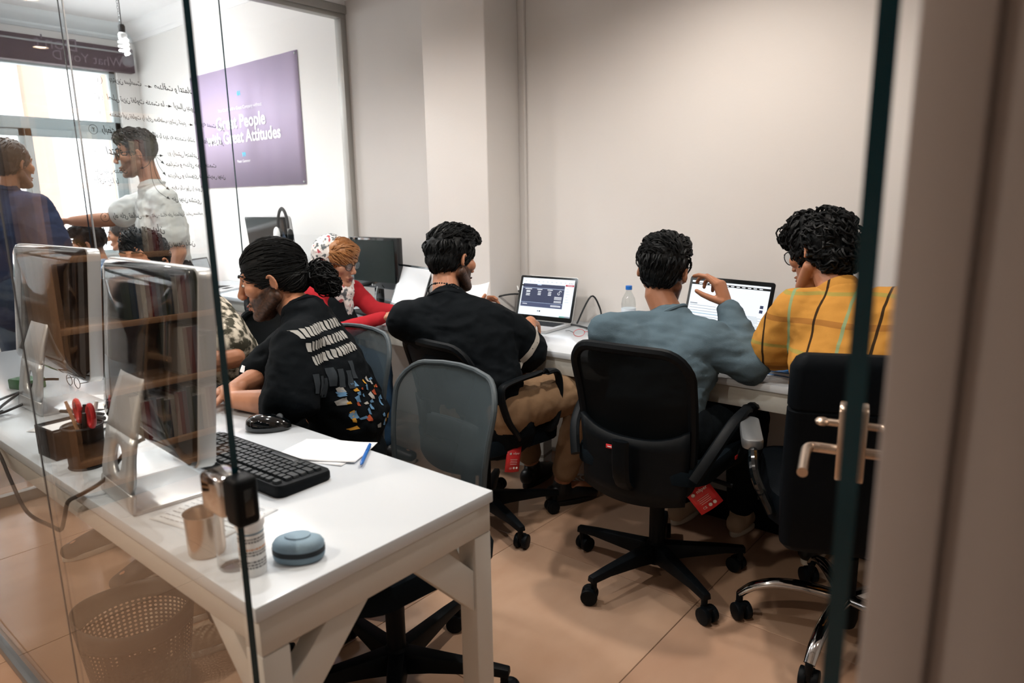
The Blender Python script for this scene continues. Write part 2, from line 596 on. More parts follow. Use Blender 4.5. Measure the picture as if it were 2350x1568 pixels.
NOTES = [
    ('بهترین سیاست', (1.455, 1.895), (1.60, 1.89)), ('صداقت و اعتماد', (1.662, 1.885), (1.85, 1.878)),
    ('اصلی ترین تفاوت خدمت ما', (1.435, 1.812), (1.70, 1.803)), ('ارسال بدون', (1.745, 1.80), (1.862, 1.793)),
    ('خدمت این تفاوت را برای مخاطب روشن کنیم', (1.437, 1.738), (1.80, 1.722)), ('با تجربه دست یابیم', (1.845, 1.728), (2.004, 1.712)),
    ('رابطه سازی و درک', (1.395, 1.662), (1.60, 1.654)), ('نگاه با دید به خدمت باشد', (1.62, 1.652), (1.84, 1.638)), ('( روان بودن کار', (1.865, 1.642), (1.995, 1.632)),
    ('اعتراف به', (1.40, 1.562), (1.53, 1.556)), ('رو راستی اجتماعی', (1.69, 1.57), (1.85, 1.56)), ('حمایت و صدای خوب خدمت', (1.674, 1.514), (1.94, 1.512)),
    ('مهربانی و دلسوزی در دسترس بودن', (1.68, 1.459), (1.985, 1.456)), ('حرف یک پول را بدون', (1.69, 1.40), (1.85, 1.392)), ('حق بودن مشتری', (1.685, 1.344), (1.838, 1.328)),
    ('تنوع بودن خدمات', (1.333, 1.479), (1.485, 1.474)), ('ارائه غذا با', (1.331, 1.436), (1.44, 1.424)),
    ('راه های تماس', (1.395, 1.262), (1.525, 1.262)), ('تلفن - شبکه های اجتماعی - تماس مستقیم', (1.575, 1.262), (1.84, 1.268)),
    ('بیان', (1.575, 1.192), (1.63, 1.186)), ('زمان بیرون دادن', (1.612, 1.115), (1.78, 1.11)),
]
hw = M()
XH = -.0062
def onglass(y, z):
    return V((XH, y, z))
for body, a, b in NOTES:
    dy, dz = b[0] - a[0], b[1] - a[1]
    L = math.hypot(dy, dz)
    # lettered on the far face, so from the desks it reads mirrored
    X = frame((XH, b[0], b[1]), (0, -dy, -dz), (0, 0, 1))
    hw.text(shape(body), .05, Matrix.Translation((XH, a[0], a[1])) @ Matrix(((0, 0, 1, 0), (dy / L, 0, 0, 0), (dz / L, 1, 0, 0), (0, 0, 0, 1))) @ Matrix.Diagonal((-1, 1.5, 1, 1)) @ Matrix.Translation((-L, 0, 0)),
            0, 'LEFT', L, .0007, .25)
def stroke(pts, wdt=.0022):
    pts = spline([V((0, p[0], p[1])) for p in pts], 6) if len(pts) > 2 else [V((0, p[0], p[1])) for p in pts]
    vs, fs = [], []
    for i, p in enumerate(pts):
        t = (pts[min(i + 1, len(pts) - 1)] - pts[max(i - 1, 0)]).normalized()
        n = V((0, -t.z, t.y)) * wdt / 2
        vs += [V((XH, 0, 0)) + p + n, V((XH, 0, 0)) + p - n]
    fs = [(2 * i, 2 * i + 1, 2 * i + 3, 2 * i + 2) for i in range(len(pts) - 1)]
    hw.add(vs, fs)
def arrow(pts):
    stroke(pts)
    a, b = V((0, *pts[-2])), V((0, *pts[-1]))
    t = (b - a).normalized()
    n = V((0, -t.z, t.y))
    hw.add([V((XH, 0, 0)) + q for q in (b, b - t * .018 + n * .007, b - t * .018 - n * .007)], [(0, 1, 2)])
for (y, z), k in (((1.405, 1.897), '۱'), ((1.398, 1.818), '۲'), ((1.392, 1.75), '۳'), ((1.357, 1.672), '۴'), ((1.355, 1.567), '۵'), ((1.358, 1.268), '۶')):
    stroke([(y + .019 * math.cos(q * PI / 5), z + .021 * math.sin(q * PI / 5)) for q in range(11)], .002)
    hw.text(k, .032, Matrix.Translation((XH, y, z - .011)) @ Matrix(((0, 0, 1, 0), (1, 0, 0, 0), (0, 1, 0, 0), (0, 0, 0, 1))) @ Matrix.Diagonal((-1, 1, 1, 1)))
arrow([(1.615, 1.893), (1.65, 1.889)])
arrow([(1.708, 1.808), (1.737, 1.805)])
arrow([(1.812, 1.725), (1.838, 1.722)])
arrow([(1.53, 1.268), (1.565, 1.268)])
arrow([(1.53, 1.560), (1.62, 1.562), (1.667, 1.564)])
arrow([(1.626, 1.563), (1.645, 1.545), (1.667, 1.522)])
arrow([(1.627, 1.557), (1.64, 1.51), (1.668, 1.466)])
arrow([(1.614, 1.552), (1.618, 1.48), (1.64, 1.43), (1.679, 1.394)])
arrow([(1.598, 1.545), (1.598, 1.45), (1.62, 1.39), (1.676, 1.348)])
arrow([(1.61, 1.556), (1.585, 1.515), (1.545, 1.496)])
hw.obj('handwriting', 'ink', gp)

# ------------------------------------------------------------------ front glass wall, door, post
gf = struct(thing('wall_front', 'clear glass wall between corridor and office', 'wall', (0, GY, 0)))
del gf['category']
XJ = -.884
glasspane('pane', (XP + .03, 0, .02), (-1.7435, .01, 2.46), gf, (5,))
glasspane('pane', (-1.7405, 0, .02), (XJ, .01, 2.46), gf, (4,))
M().b2((-1.7432, .003, .028), (-1.7408, .006, 2.44)).obj('joint_strip', 'ink_soft', gf)
M().b2((XP + .03, -.012, 0), (XJ, .022, .028)).obj('floor_track', 'silver_dark', gf, .003)
M().b2((XP + .03, -.02, 2.44), (XR, .03, 2.50)).obj('top_track', 'frame_grey', gf, .003)
glasspane('pane', (.006, 0, .02), (XR, .01, 2.46), gf)

mat('post_grey', '#928c8a', .5)
pst = struct(M().b2((-.079, GY - .03, 0), (-.045, GY + .035, 2.5)).b2((-.045, GY - .022, 0), (.004, GY + .03, 2.5)).obj('trim_5', 'post_grey', bevel=.003))

st = thing('strike_lock', 'chrome and black strike box clamped on the glass edge', 'lock', (XJ, GY + .005, .915))
M().b2((-.066, -.022, -.03), (-.006, .022, .03)).obj('box', 'chrome', st, .008, 3)
M().b2((-.006, -.018, -.036), (.03, .018, .036)).obj('keeper', 'black_plastic', st, .008, 3)
M().b2((.028, -.007, -.02), (.0312, .007, .02)).obj('slot', 'black_gloss', st, .001)

k = -.2222
hinge = V((k * .47, .47, 0))
dd = V((k, 1, 0)).normalized()
door = struct(thing('door_1', 'open frameless glass door seen edge on with lever handles', 'door', hinge, math.atan2(dd.y, dd.x)))
del door['category']
DW = .80
glasspane('pane', (0, -.006, .02), (DW, .006, 2.44), door)
for s in (-1, 1):
    pl = M().prism(rrect(.05, .132, .014, 4, DW - .045, .912), s * .007, s * .022, 'y').obj('lock_plate', 'steel', door, .003)
    M().tube([(DW - .045, s * .02, .895), (DW - .045, s * .055, .895), (DW - .055, s * .066, .895), (DW - .08, s * .068, .893), (DW - .155, s * .066, .888)], .0085, 12, smooth=4).obj('lever', 'steel', pl)
    M().cyl((DW - .045, s * .02, .942), (DW - .045, s * .04, .942), .006).ell((DW - .045, s * .047, .942), (.013, .012, .007)).obj('thumb_turn', 'steel', pl)
for z in (.25, 2.2):
    M().b2((-.012, -.014, z - .04), (.05, .014, z + .04)).obj('hinge', 'steel', door, .004)

# ------------------------------------------------------------------ lamps
for i, (x, y, z, wt, tint) in enumerate(LAMPS):
    where = ['above the grey sweater', 'over the middle of the office', 'just inside the open door', 'above the black monitor', 'above the white desk', 'near the poster', 'over the standing men', 'in the corridor by the door', 'in the corridor by the bookcase', 'added as fill by the right wall'][i]
    t = thing('downlight', 'small round recessed ceiling downlight ' + where, 'lamp', (x, y, z), 0, 'ceiling downlights')
    M().lathe([(.055, .005), (.062, .004), (.062, -.004), (.048, -.004), (.046, .004)], n=24).obj('ring', 'white', t)
    M().lathe([(.046, .004), (.001, .004), (.001, .002), (.046, .002)], n=24).obj('diffuser', 'downlight', t)
    ld = bpy.data.lights.new('downlight_bulb', 'SPOT')
    ld.energy = wt
    ld.color = tint
    ld.spot_size = rad(150)
    ld.spot_blend = .7
    ld.shadow_soft_size = .045
    lo = bpy.data.objects.new('downlight_bulb', ld)
    COL.objects.link(lo)
    lo.parent = t
    lo.location = (0, 0, -.03)

def cfl(x, y, z, label):
    t = thing('hanging_bulb', label, 'lamp', (x, y, z))
    sp = [(.026 * math.cos(q * .5), .026 * math.sin(q * .5), -.03 - .0021 * q) for q in range(44)]
    M().tube(sp, .0075, 8).obj('spiral_tube', 'bulb', t)
    M().lathe([(.002, -.03), (.026, -.03), (.028, .0), (.02, .012), (.002, .012)]).obj('ballast', 'white', t)
    M().lathe([(.002, .012), (.019, .012), (.021, .05), (.015, .062), (.002, .064)]).obj('socket', 'black_plastic', t)
    M().tube([(0, 0, .06), (.004, 0, .2), (-.003, 0, .32), (0, 0, 2.80 - z)], .0028, 6, smooth=4).obj('cord', 'black', t)
    ch = M()
    q = 0
    zz = .0
    while z + zz < 2.79:
        pts = [(-.022 + (.006 * math.cos(a * PI / 4) if q % 2 else 0), (0 if q % 2 else .006 * math.cos(a * PI / 4)), zz + .011 * math.sin(a * PI / 4)) for a in range(9)]
        ch.tube(pts, .0013, 5)
        zz += .017
        q += 1
    ch.obj('chain', 'silver_dark', t)
    ld = bpy.data.lights.new('bulb_light', 'POINT')
    ld.energy = 9
    ld.color = (.93, .97, 1)
    ld.shadow_soft_size = .04
    lo = bpy.data.objects.new('bulb_light', ld)
    COL.objects.link(lo)
    lo.parent = t
    lo.location = (0, 0, -.16)
cfl(-5.09, 2.15, 2.43, 'lit spiral bulb hanging from a chain near the window')

# ------------------------------------------------------------------ poster
po = thing('poster', 'purple poster with white quote pinned to the white wall', 'poster', (-4.86, YW, 1.87))
g = M()
nx = 24
vs = []
for j in (0, 1):
    for i in range(nx + 1):
        x = -.72 + 1.45 * i / nx
        zz = (-.425 if j == 0 else .425) + (.004 if j else 0) * x
        vs.append((x, -.004 - .004 * math.sin(i * .9) ** 2, zz))
g.add(vs, [(i, i + 1, nx + 2 + i, nx + 1 + i) for i in range(nx)])
sh = g.obj('sheet', 'poster_purple', po)
md = sh.modifiers.new('thick', 'SOLIDIFY')
md.thickness = .0015
md.offset = 1
def pt(body, x, z, wd, mi, wgt=0):
    M().text(body, .1, upright((x, -.0105, z), (1, 0, 0)), 0, 'CENTER', wd, wgt).obj('lettering', ['poster_white', 'poster_blue'][mi], po)
pt('“', -.02, .17, .045, 1, .002)
pt("You Can't Build a Great Company without", -.03, .125, .60, 0)
pt('Great People', -.04, .0, .68, 0, .0022)
pt('with Great Attitudes', -.03, -.105, 1.02, 0, .0022)
pt('”', -.02, -.26, .045, 1, .002)
pt('Peter Gemmer', -.03, -.25, .18, 0)
for x, z in ((-.7, .41), (.715, .41), (.715, -.41), (-.7, -.41)):
    M().cyl((x, -.004, z), (x, -.016, z), .009, .006, 10).obj('pin', 'silver_dark', po)

# ================================================================== desks
DX0, DX1, DY0, DY1 = -3.52, -.908, .474, 1.022
desk = thing('white_desk', 'long white desk with steel gusset legs behind the glass wall', 'desk', (DX1, DY0, 0))
L, D = DX1 - DX0, DY1 - DY0
M().b2((-L, 0, ZT - .026), (0, D, ZT)).obj('tabletop', 'desk_white', desk, .003)
lw = .05
zr0, zr1 = ZT - .09, ZT - .026
for xe in (-lw - .004, -L + .004):
    for ye in (.006, D - lw - .006):
        M().b2((xe, ye, 0), (xe + lw, ye + lw, zr0)).obj('leg', 'desk_metal', desk, .004)
    M().b2((xe, .006, zr0), (xe + lw, D - .006, zr1)).obj('end_rail', 'desk_metal', desk, .004)
    for s in (0, 1):
        a = .006 + lw if s == 0 else D - lw - .006
        q = 1 if s == 0 else -1
        poly = [(a, zr0 - .17), (a, zr0 - .075), (a + q * .075, zr0), (a + q * .165, zr0)]
        if q < 0:
            poly.reverse()
        M().prism(poly, xe + .006, xe + lw - .006, 'x').obj('gusset', 'desk_metal', desk, .002)
for ye in (.012, D - .052):
    for xa, xb in ((-L + lw, -lw),):
        M().b2((xa, ye, zr0 + .005), (xb, ye + .04, zr1)).obj('long_rail', 'desk_metal', desk, .003)
        for q, xg in ((1, xa), (-1, xb)):
            poly = [(xg, zr0 - .15), (xg, zr0 - .07), (xg + q * .07, zr0 + .005), (xg + q * .15, zr0 + .005)]
            if q < 0:
                poly.reverse()
            M().prism(poly, ye + .006, ye + .034, 'y').obj('gusset', 'desk_metal', desk, .002)

def wall_table(name, label, x0, x1, y0, notch=None, legs=()):
    t = thing(name, label, 'table', (x0, y0, 0))
    W, Dp = x1 - x0, YW - .004 - y0
    poly = [(0, 0), (W, 0), (W, Dp)]
    if notch:
        a, b, c = notch[0] - x0, notch[1] - x0, notch[2] - y0
        poly += [(b + .003, Dp), (b + .003, c), (a - .003, c), (a - .003, Dp)]
    poly += [(0, Dp)]
    M().prism(poly, ZT - .025, ZT).obj('tabletop', 'desk_white', t, .003)
    M().b2((0, .012, ZT - .095), (W, .032, ZT - .025)).obj('apron', 'table_apron', t, .003)
    for q in legs:
        M().b2((q - x0, .04, 0), (q - x0 + .05, .09, ZT - .025)).obj('leg', 'desk_metal', t, .004)
        M().b2((q - x0, Dp - .36, 0), (q - x0 + .05, Dp - .31, ZT - .025)).obj('leg', 'desk_metal', t, .004)
    return t
wt = wall_table('wall_table', 'long white table against the beige wall with laptops on it', -3.58, 1.2, 2.187, (-2.69, -2.27, 2.57), (-3.5, 1.1))
M().b2((3.58 - 1.28, .42, 0), (3.58 - .1, .44, .12)).obj('kick_board', 'black_plastic', wt, .003)
wall_table('side_table', 'white table on the window side of the glass partition', -5.3, -3.72, 2.30, None, (-5.2, -3.85))

# ================================================================== office chairs (local +y is the way the sitter faces)
def caster(parent, x, y, rz):
    c = M().cyl((0, 0, .05), (0, 0, .085), .011, n=10).b2((-.012, -.006, .028), (.012, .03, .055)).obj('caster', 'black_plastic', parent, .002, X=T(x, y, 0) @ RZ(rz))
    for s in (-1, 1):
        M().cyl((s * .006, .014, .0285), (s * .026, .014, .0285), .028, n=18).obj('wheel', 'black_plastic', c, .004)
    return c
def star_base(t, R0=.30, phase=0, chrome=False):
    hub = M().lathe([(.001, .05), (.032, .05), (.038, .075), (.038, .12), (.026, .13), (.026, .27), (.02, .275), (.02, .42), (.001, .42)], n=20).obj('column', 'black_plastic', t)
    for k in range(5):
        a = phase + 72 * k
        X = RZ(a)
        g = M()
        if chrome:
            g.tube([(.02, 0, .135), (.12, 0, .145), (.2, 0, .138), (.26, 0, .115), (R0, 0, .08)], [.024, .022, .02, .018, .016], 12, smooth=4, flat=.75, side=(0, 1, 0))
            g.obj('base_leg', 'chrome', t, X=X)
        else:
            rr = []
            for x, wd, z0, z1 in ((.015, .03, .06, .125), (.10, .026, .072, .118), (.24, .02, .082, .108), (R0 + .015, .016, .078, .1)):
                rr.append([(x, -wd, z0), (x, wd, z0), (x, wd * .75, z1), (x, -wd * .75, z1)])
            g.rings(rr)
            g.obj('base_leg', 'black_plastic', t, .004, X=X)
        v = X @ V((R0, 0, 0))
        caster(t, v.x, v.y, a + 37 + 61 * k)
def cushion(w, d, h, z, y0, n=20):
    g = M()
    rings = []
    for fz, fs in ((0, .93), (.15, .99), (.5, 1), (.85, .97), (1, .85), (1.06, .55)):
        pl = rrect(w * fs, d * fs, .09 * fs, 5)
        rings.append([(p[0], y0 + p[1], z + h * fz + (.018 * (p[0] / (w / 2)) ** 2 * min(1, fz * 2) if fz > .4 else 0)) for p in pl])
    g.rings(rings)
    return g
def back_outline(w_top, w_bot, z0, z1, r, n=6):
    """rounded, slightly tapering backrest outline, list of (x, z)"""
    out = []
    for cx, cz, a0, rr in ((w_top / 2 - r, z1 - r, 0, r), (-w_top / 2 + r, z1 - r, 90, r), (-w_bot / 2 + r * .7, z0 + r * .7, 180, r * .7), (w_bot / 2 - r * .7, z0 + r * .7, 270, r * .7)):
        for i in range(n + 1):
            a = rad(a0 + 90 * i / n)
            x, z = cx + rr * math.cos(a), cz + rr * math.sin(a)
            out.append((x, z))
    return out
def backsurf(x, z, z0, yb, lean=.17, wrap=.55, w=.22, arch=0.):
    t = z - z0
    return V((x, yb - t * lean + .05 * math.sin(min(1, t / .42) * PI) * .5 + wrap * .10 * (x / w) ** 2, z + arch * (1 - (x / w) ** 2)))
def mesh_back(t, w_top, w_bot, z0, z1, yb, meshmat, framemat, fr=.011, arch=.0, thick=1.):
    ol = back_outline(w_top, w_bot, z0, z1, .075)
    pts = [backsurf(x, z, z0, yb, arch=arch if z > (z0 + z1) / 2 else 0) for x, z in ol]
    # dense loop
    dense = []
    for i in range(len(pts)):
        a, b = ol[i], ol[(i + 1) % len(ol)]
        for k in range(4):
            f = k / 4
            x, z = a[0] + (b[0] - a[0]) * f, a[1] + (b[1] - a[1]) * f
            dense.append(backsurf(x, z, z0, yb, arch=arch * max(0, min(1, (z - z0) / (z1 - z0) * 2 - 1))))
    n = len(dense)
    rr = []
    for i, p in enumerate(dense):
        tt = (dense[(i + 1) % n] - dense[i - 1]).normalized()
        b = V((0, 1, 0))
        b = (b - tt * b.dot(tt)).normalized()
        a = tt.cross(b)
        rr.append([p + a * fr * math.cos(q * PI / 4) + b * fr * thick * math.sin(q * PI / 4) for q in range(8)])
    M().rings(rr, loop=True).obj('backrest_frame', framemat, t)
    g = M()
    nx, nz = 16, 16
    vs = []
    # panel mapped inside the outline row by row
    for j in range(nz + 1):
        z = z0 + .006 + (z1 - z0 - .012) * j / nz
        xs = []
        m = len(ol)
        for i in range(m):
            a, b = ol[i], ol[(i + 1) % m]
            if (a[1] - z) * (b[1] - z) <= 0 and abs(a[1] - b[1]) > 1e-9:
                xs.append(a[0] + (b[0] - a[0]) * (z - a[1]) / (b[1] - a[1]))
        xa, xb = (min(xs), max(xs)) if xs else (-w_bot / 2 + .05, w_bot / 2 - .05)
        for i in range(nx + 1):
            x = xa + (xb - xa) * i / nx
            vs.append(backsurf(x, z, z0, yb, arch=arch * max(0, min(1, (z - z0) / (z1 - z0) * 2 - 1))))
    fs = [(j * (nx + 1) + i, j * (nx + 1) + i + 1, (j + 1) * (nx + 1) + i + 1, (j + 1) * (nx + 1) + i) for j in range(nz) for i in range(nx)]
    g.add(vs, fs)
    return g.obj('mesh_panel', meshmat, t)
def loop_arm(t, s, z=.66):
    x = s * .265
    M().tube([(s * .20, -.02, .435), (x, -.04, .44), (x + s * .012, -.10, .52), (x + s * .012, -.13, z - .035), (x + s * .01, -.09, z), (x + s * .008, .10, z + .012),
              (x + s * .008, .16, z - .01), (x + s * .01, .165, .55), (x, .14, .445), (s * .20, .12, .435)], .011, 8, smooth=5, flat=1.7, side=(0, 1, 0)).obj('armrest', 'black_plastic', t)
def office_chair(name, label, loc, rz, phase, style, low=0., wk=1.):
    t = thing(name, label, 'chair', (*loc, 0), rad(rz), 'office chairs')
    star_base(t, .30, phase - rz)
    M().box((0, -.02, .415), (.2, .22, .04)).b2((-.16, -.05, .40), (-.10, -.02, .415)).obj('mechanism', 'black_plastic', t, .006)
    cushion(.47, .45, .055, .435 - low, .02).obj('seat', 'seat_fabric', t)
    M().tube([(.05, .02, .405), (.20, .02, .395), (.25, .03, .385)], .008, 8).obj('lever', 'black_plastic', t)
    yb = -.20
    M().tube([(0, -.08, .405), (0, -.2, .405), (0, -.265, .45), (0, -.275, .58)], .03, 8, smooth=4, flat=.45, side=(1, 0, 0)).obj('back_support', 'black_plastic', t, .0)
    if style == 'grey':
        mesh_back(t, .42, .38, .50 - low, .885 - low, yb, 'mesh_grey', 'mesh_frame', .008, .02)
        g = M()
        vs = []
        for j, z in enumerate((.66, .72)):
            for i in range(9):
                x = -.1 + .025 * i
                p = backsurf(x, z, .50, yb)
                vs += [(p.x, p.y - .016, p.z), (p.x, p.y - .030, p.z)]
        g.add(vs, [(2 * i + a, 2 * i + 2 + a, 18 + 2 * i + 2 + a, 18 + 2 * i + a) for i in range(8) for a in (0, 1)])
        lum = g.obj('lumbar_pad', 'mesh_frame', t)
        lum.modifiers.new('thick', 'SOLIDIFY').thickness = .006
    else:
        mesh_back(t, .43 * wk, .40 * wk, .40 - low, .86 - low, yb, 'mesh_dark', 'black_plastic', .017, .012, .8)
        LZ = low
        # solid lower shell
        g = M()
        vs = []
        N = 14
        for j in range(7):
            z = .375 - low + .20 * j / 6
            for i in range(N + 1):
                u = -1 + 2 * i / N
                zz = z + (.045 * abs(u) ** 3 if j == 6 else 0) - (.02 * (1 - u * u) if j == 0 else 0)
                p = backsurf(u * (.192 + .012 * j / 6) * wk, zz, .40 - low, yb)
                vs.append((p.x, p.y - .016, p.z))
        g.add(vs, [(j * (N + 1) + i, j * (N + 1) + i + 1, (j + 1) * (N + 1) + i + 1, (j + 1) * (N + 1) + i) for j in range(6) for i in range(N)])
        sh = g.obj('lower_shell', 'black_plastic', t)
        md = sh.modifiers.new('thick', 'SOLIDIFY')
        md.thickness = .02
        md.offset = 0
        p = backsurf(-.06, .535 - low, .40 - low, yb)
        lb = M().box((0, 0, 0), (.032, .004, .013)).obj('label', 'red_tag', t, .001, X=T(p.x, p.y - .0315, p.z))
        M().box((0, -.0023, 0), (.02, .001, .003)).obj('print', 'white', lb)
        M().box((.236, .10, .462), (.004, .03, .012)).obj('label', 'red_tag', t, .001)
    return t
mat('mesh_frame', '#39444a', .55)

chA = office_chair('office_chair', 'empty grey mesh office chair pushed under the white desk', (-1.335, 1.09), 174, 100, 'grey', .035)
chB = office_chair('office_chair', 'grey mesh office chair holding the man with the ponytail', (-1.87, 1.20), 181, 20, 'grey')
chC = office_chair('office_chair', 'black mesh office chair with loop arms under the man with the necklace', (-1.83, 2.01), -10, -22, 'black', .07)
loop_arm(chC, 1)
loop_arm(chC, -1)
chD = office_chair('office_chair', 'black mesh office chair behind the man in the grey sweater', (-1.06, 2.055), 2, 40, 'black', 0, .93)
for s in (-1, 1):
    M().tube([(s * .21, -.20, .47), (s * .25, -.14, .56), (s * .27, -.04, .625), (s * .272, .06, .64), (s * .272, .14, .635), (s * .262, .16, .60), (s * .25, .13, .48), (s * .2, .08, .43)], .013, 8, smooth=5, flat=1.5, side=(0, 1, 0)).obj('armrest', 'black_plastic', chD)
chF = office_chair('office_chair', 'black office chair of the man in the camouflage shirt', (-2.62, 1.33), 180, 10, 'black')
chG = office_chair('office_chair', 'black office chair under the woman in the headscarf', (-3.0, 2.02), 300, 30, 'black')
chH = office_chair('office_chair', 'dark grey office chair by the white side table', (-4.50, 2.08), 30, 30, 'black')
chI = office_chair('office_chair', 'black office chair of the bearded man in the plaid shirt', (-5.12, 1.9), 150, 5, 'black')
chJ = office_chair('office_chair', 'black office chair behind the bearded man', (-5.95, 2.38), 150, 45, 'black')

# red hang tags
def hang_tag(label, loc, rz, tilt, w, h):
    t = thing('hang_tag', label, 'tag', loc, rad(rz))
    X = RY(tilt)
    g = M()
    n = 6
    vs = []
    for j in range(2):
        for i in range(n + 1):
            u = i / n - .5
            vs.append((u * w, -.006 * math.cos(u * PI), -j * h))
    g.add(vs, [(i, i + 1, n + 2 + i, n + 1 + i) for i in range(n)])
    g.add([(x, -y + .002, z) for x, y, z in vs], [(i, i + 1, n + 2 + i, n + 1 + i) for i in range(n)])
    o = g.obj('card', 'red_tag', t, X=X)
    o.modifiers.new('thick', 'SOLIDIFY').thickness = .0012
    p = M()
    up = frame((0, -.0085, 0), (1, 0, 0), (0, 0, 1))
    p.lathe([(.007 * w / .09, 0), (.0045 * w / .09, 0), (.0045 * w / .09, .0002), (.007 * w / .09, .0002)], n=16, X=up @ T(-w * .28, -h * .25, 0))
    p.text('nilper', .1, up @ T(w * .12, -h * .28, 0), 0, 'CENTER', w * .46)
    for q in range(4):
        p.box((-.02 * w, -h * (.48 + .065 * q), 0), (w * (.5 - .05 * (q % 2)), .0012, .0002), 0, up)
    p.text('CE', .1, up @ T(-w * .2, -h * .86, 0), 0, 'CENTER', w * .16)
    for q in (0, 1):
        p.lathe([(w * .075, 0), (w * .055, 0), (w * .055, .0002), (w * .075, .0002)], n=12, X=up @ T(w * (.04 + .2 * q), -h * .82, 0))
    p.obj('print', 'white', t, X=X)
    M().tube([(0, 0, .0), (.004, 0, .04), (-.004, 0, .085)], .0009, 5, smooth=3).obj('string', 'white', t)
    return t
hang_tag('red cardboard tag hanging under the seat of the sweater man', (-.895, 1.985, .405), 35, -38, .085, .1)
hang_tag('red cardboard tag hanging from the loop arm chair', (-1.60, 1.93, .395), 65, 8, .06, .1)

# leather executive chair
t = thing('executive_chair', 'black leather high back chair with chrome star base near the door', 'chair', (-.44, 2.07, 0), rad(24), 'office chairs')
star_base(t, .30, 172, True)
cushion(.50, .48, .09, .42, .03).obj('seat', 'leather', t)
g = M()
rings = []
for z, wd, yy, th in ((.40, .42, -.235, .05), (.42, .45, -.24, .075), (.55, .46, -.25, .09), (.70, .46, -.265, .085), (.795, .46, -.28, .08), (.80, .45, -.281, .072), (.805, .46, -.282, .08), (.905, .46, -.29, .08), (.93, .44, -.293, .06), (.94, .41, -.294, .03)):
    rings.append([(p[0], yy + p[1], z) for p in rrect(wd, th, min(.028, th / 2 - .001), 4)])
g.rings(rings)
g.obj('backrest', 'leather', t)
M().tube([(0, -.05, .41), (0, -.2, .40), (0, -.26, .46)], .03, 8, smooth=3).obj('back_support', 'black_plastic', t)
for s in (-1, 1):
    a = M().tube([(s * .24, -.17, .46), (s * .285, -.14, .55), (s * .29, -.06, .60), (s * .29, .15, .60), (s * .285, .19, .56), (s * .25, .14, .44)], .014, 10, smooth=4).obj('armrest', 'black_gloss', t)
    M().prism(rrect(.06, .24, .025, 5, s * .29, .05), .60, .63).obj('arm_pad', 'silver_dark', a, .006)
M().tube([(.06, .04, .40), (.22, .06, .39), (.27, .05, .38)], .008, 8).obj('lever', 'black_plastic', t)

# ================================================================== computers
def holed_plate(w, prof, hole_s, hr, n=32):
    """plate across x following a (y, z) profile, with an oval hole at arc position hole_s"""
    pts = [V((0, *p)) for p in prof]
    ln = [0]
    for a, b in zip(pts, pts[1:]):
        ln.append(ln[-1] + (b - a).length)
    def at(s):
        s = max(0, min(ln[-1], s))
        for i in range(len(pts) - 1):
            if s <= ln[i + 1] + 1e-9:
                return pts[i].lerp(pts[i + 1], (s - ln[i]) / (ln[i + 1] - ln[i]))
    def width(s):
        return w * (1 - .32 * s / ln[-1])
    g = M()
    S0, S1 = hole_s - .055, hole_s + .055
    vs = []
    def P3(u, s):
        p = at(s)
        return (u, p.y, p.z)
    for i in range(n):
        a = 2 * PI * i / n
        ca, sa = math.cos(a), math.sin(a)
        vs.append(P3(hr * ca, hole_s + hr * 1.15 * sa))
        k = min((width(hole_s) / 2) / abs(ca) if abs(ca) > 1e-6 else 9, .055 / abs(sa) if abs(sa) > 1e-6 else 9)
        u, s = k * ca, hole_s + k * sa
        if abs(abs(ca * k) - width(hole_s) / 2) < 1e-6:
            u = math.copysign(width(s) / 2, ca)
        vs.append(P3(u, s))
    g.add(vs, [(2 * i, 2 * i + 1, 2 * ((i + 1) % n) + 1, 2 * ((i + 1) % n)) for i in range(n)])
    for s0, s1 in ((0, S0), (S1, ln[-1])):
        rows = []
        for q in range(9):
            s = s0 + (s1 - s0) * q / 8
            rows.append([P3(width(s) * (j / 6 - .5), s) for j in range(7)])
        vs = [p for r in rows for p in r]
        g.add(vs, [(7 * q + j, 7 * q + j + 1, 7 * q + 8 + j, 7 * q + 7 + j) for q in range(8) for j in range(6)])
    return g
def all_in_one(label, loc, rz, tilt=6, W=.50):
    t = thing('desktop_computer', label, 'computer', (*loc, ZT), rad(rz), 'all in one computers')
    st = holed_plate(.19, [(-.085, .004), (-.086, .012), (-.078, .06), (-.066, .13), (-.048, .2), (-.025, .262), (-.012, .275)], .092, .027).obj('stand', 'silver', t)
    md = st.modifiers.new('thick', 'SOLIDIFY')
    md.thickness = .009
    md.offset = 0
    M().prism(rrect(.195, .175, .012, 4, 0, .0), 0, .008).obj('foot', 'silver', t, .002)
    X = T(0, .018, .30) @ RX(-tilt)
    Hh = .375
    body = M().prism(rrect(W, Hh, .02, 5), -.012, .022, 'y').obj('body', 'silver', t, .003, X=X)
    g = M()
    rings = []
    for y, k in ((-.0115, .985), (-.02, .97), (-.03, .90), (-.037, .74), (-.041, .5), (-.043, .22), (-.0435, .02)):
        rings.append([(p[0], y, p[1]) for p in rrect(W * k, Hh * (.1 + .9 * k) - .0, .02 * k + .001, 5)])
    g.rings(rings)
    bk = g.obj('back_panel', 'mac_back', body)
    M().box((0, -.029, .148), (.30, .004, .005)).obj('vent_slot', 'black', body)
    M().prism(rrect(W - .012, Hh - .012 - .065, .008, 3, 0, .0325), .0215, .0235, 'y').obj('screen', 'black_gloss', body)
    return t
im2 = all_in_one('silver all in one computer with black back, nearest the glass door', (-1.475, .59), -4)
im1 = all_in_one('silver all in one computer with black back, further along the desk', (-2.395, .70), 1, 6, .57)
im3 = all_in_one('silver all in one computer with a headset hanging on its corner', (-4.22, 2.60), 180)
im3.scale = (1, 1, 1.07)

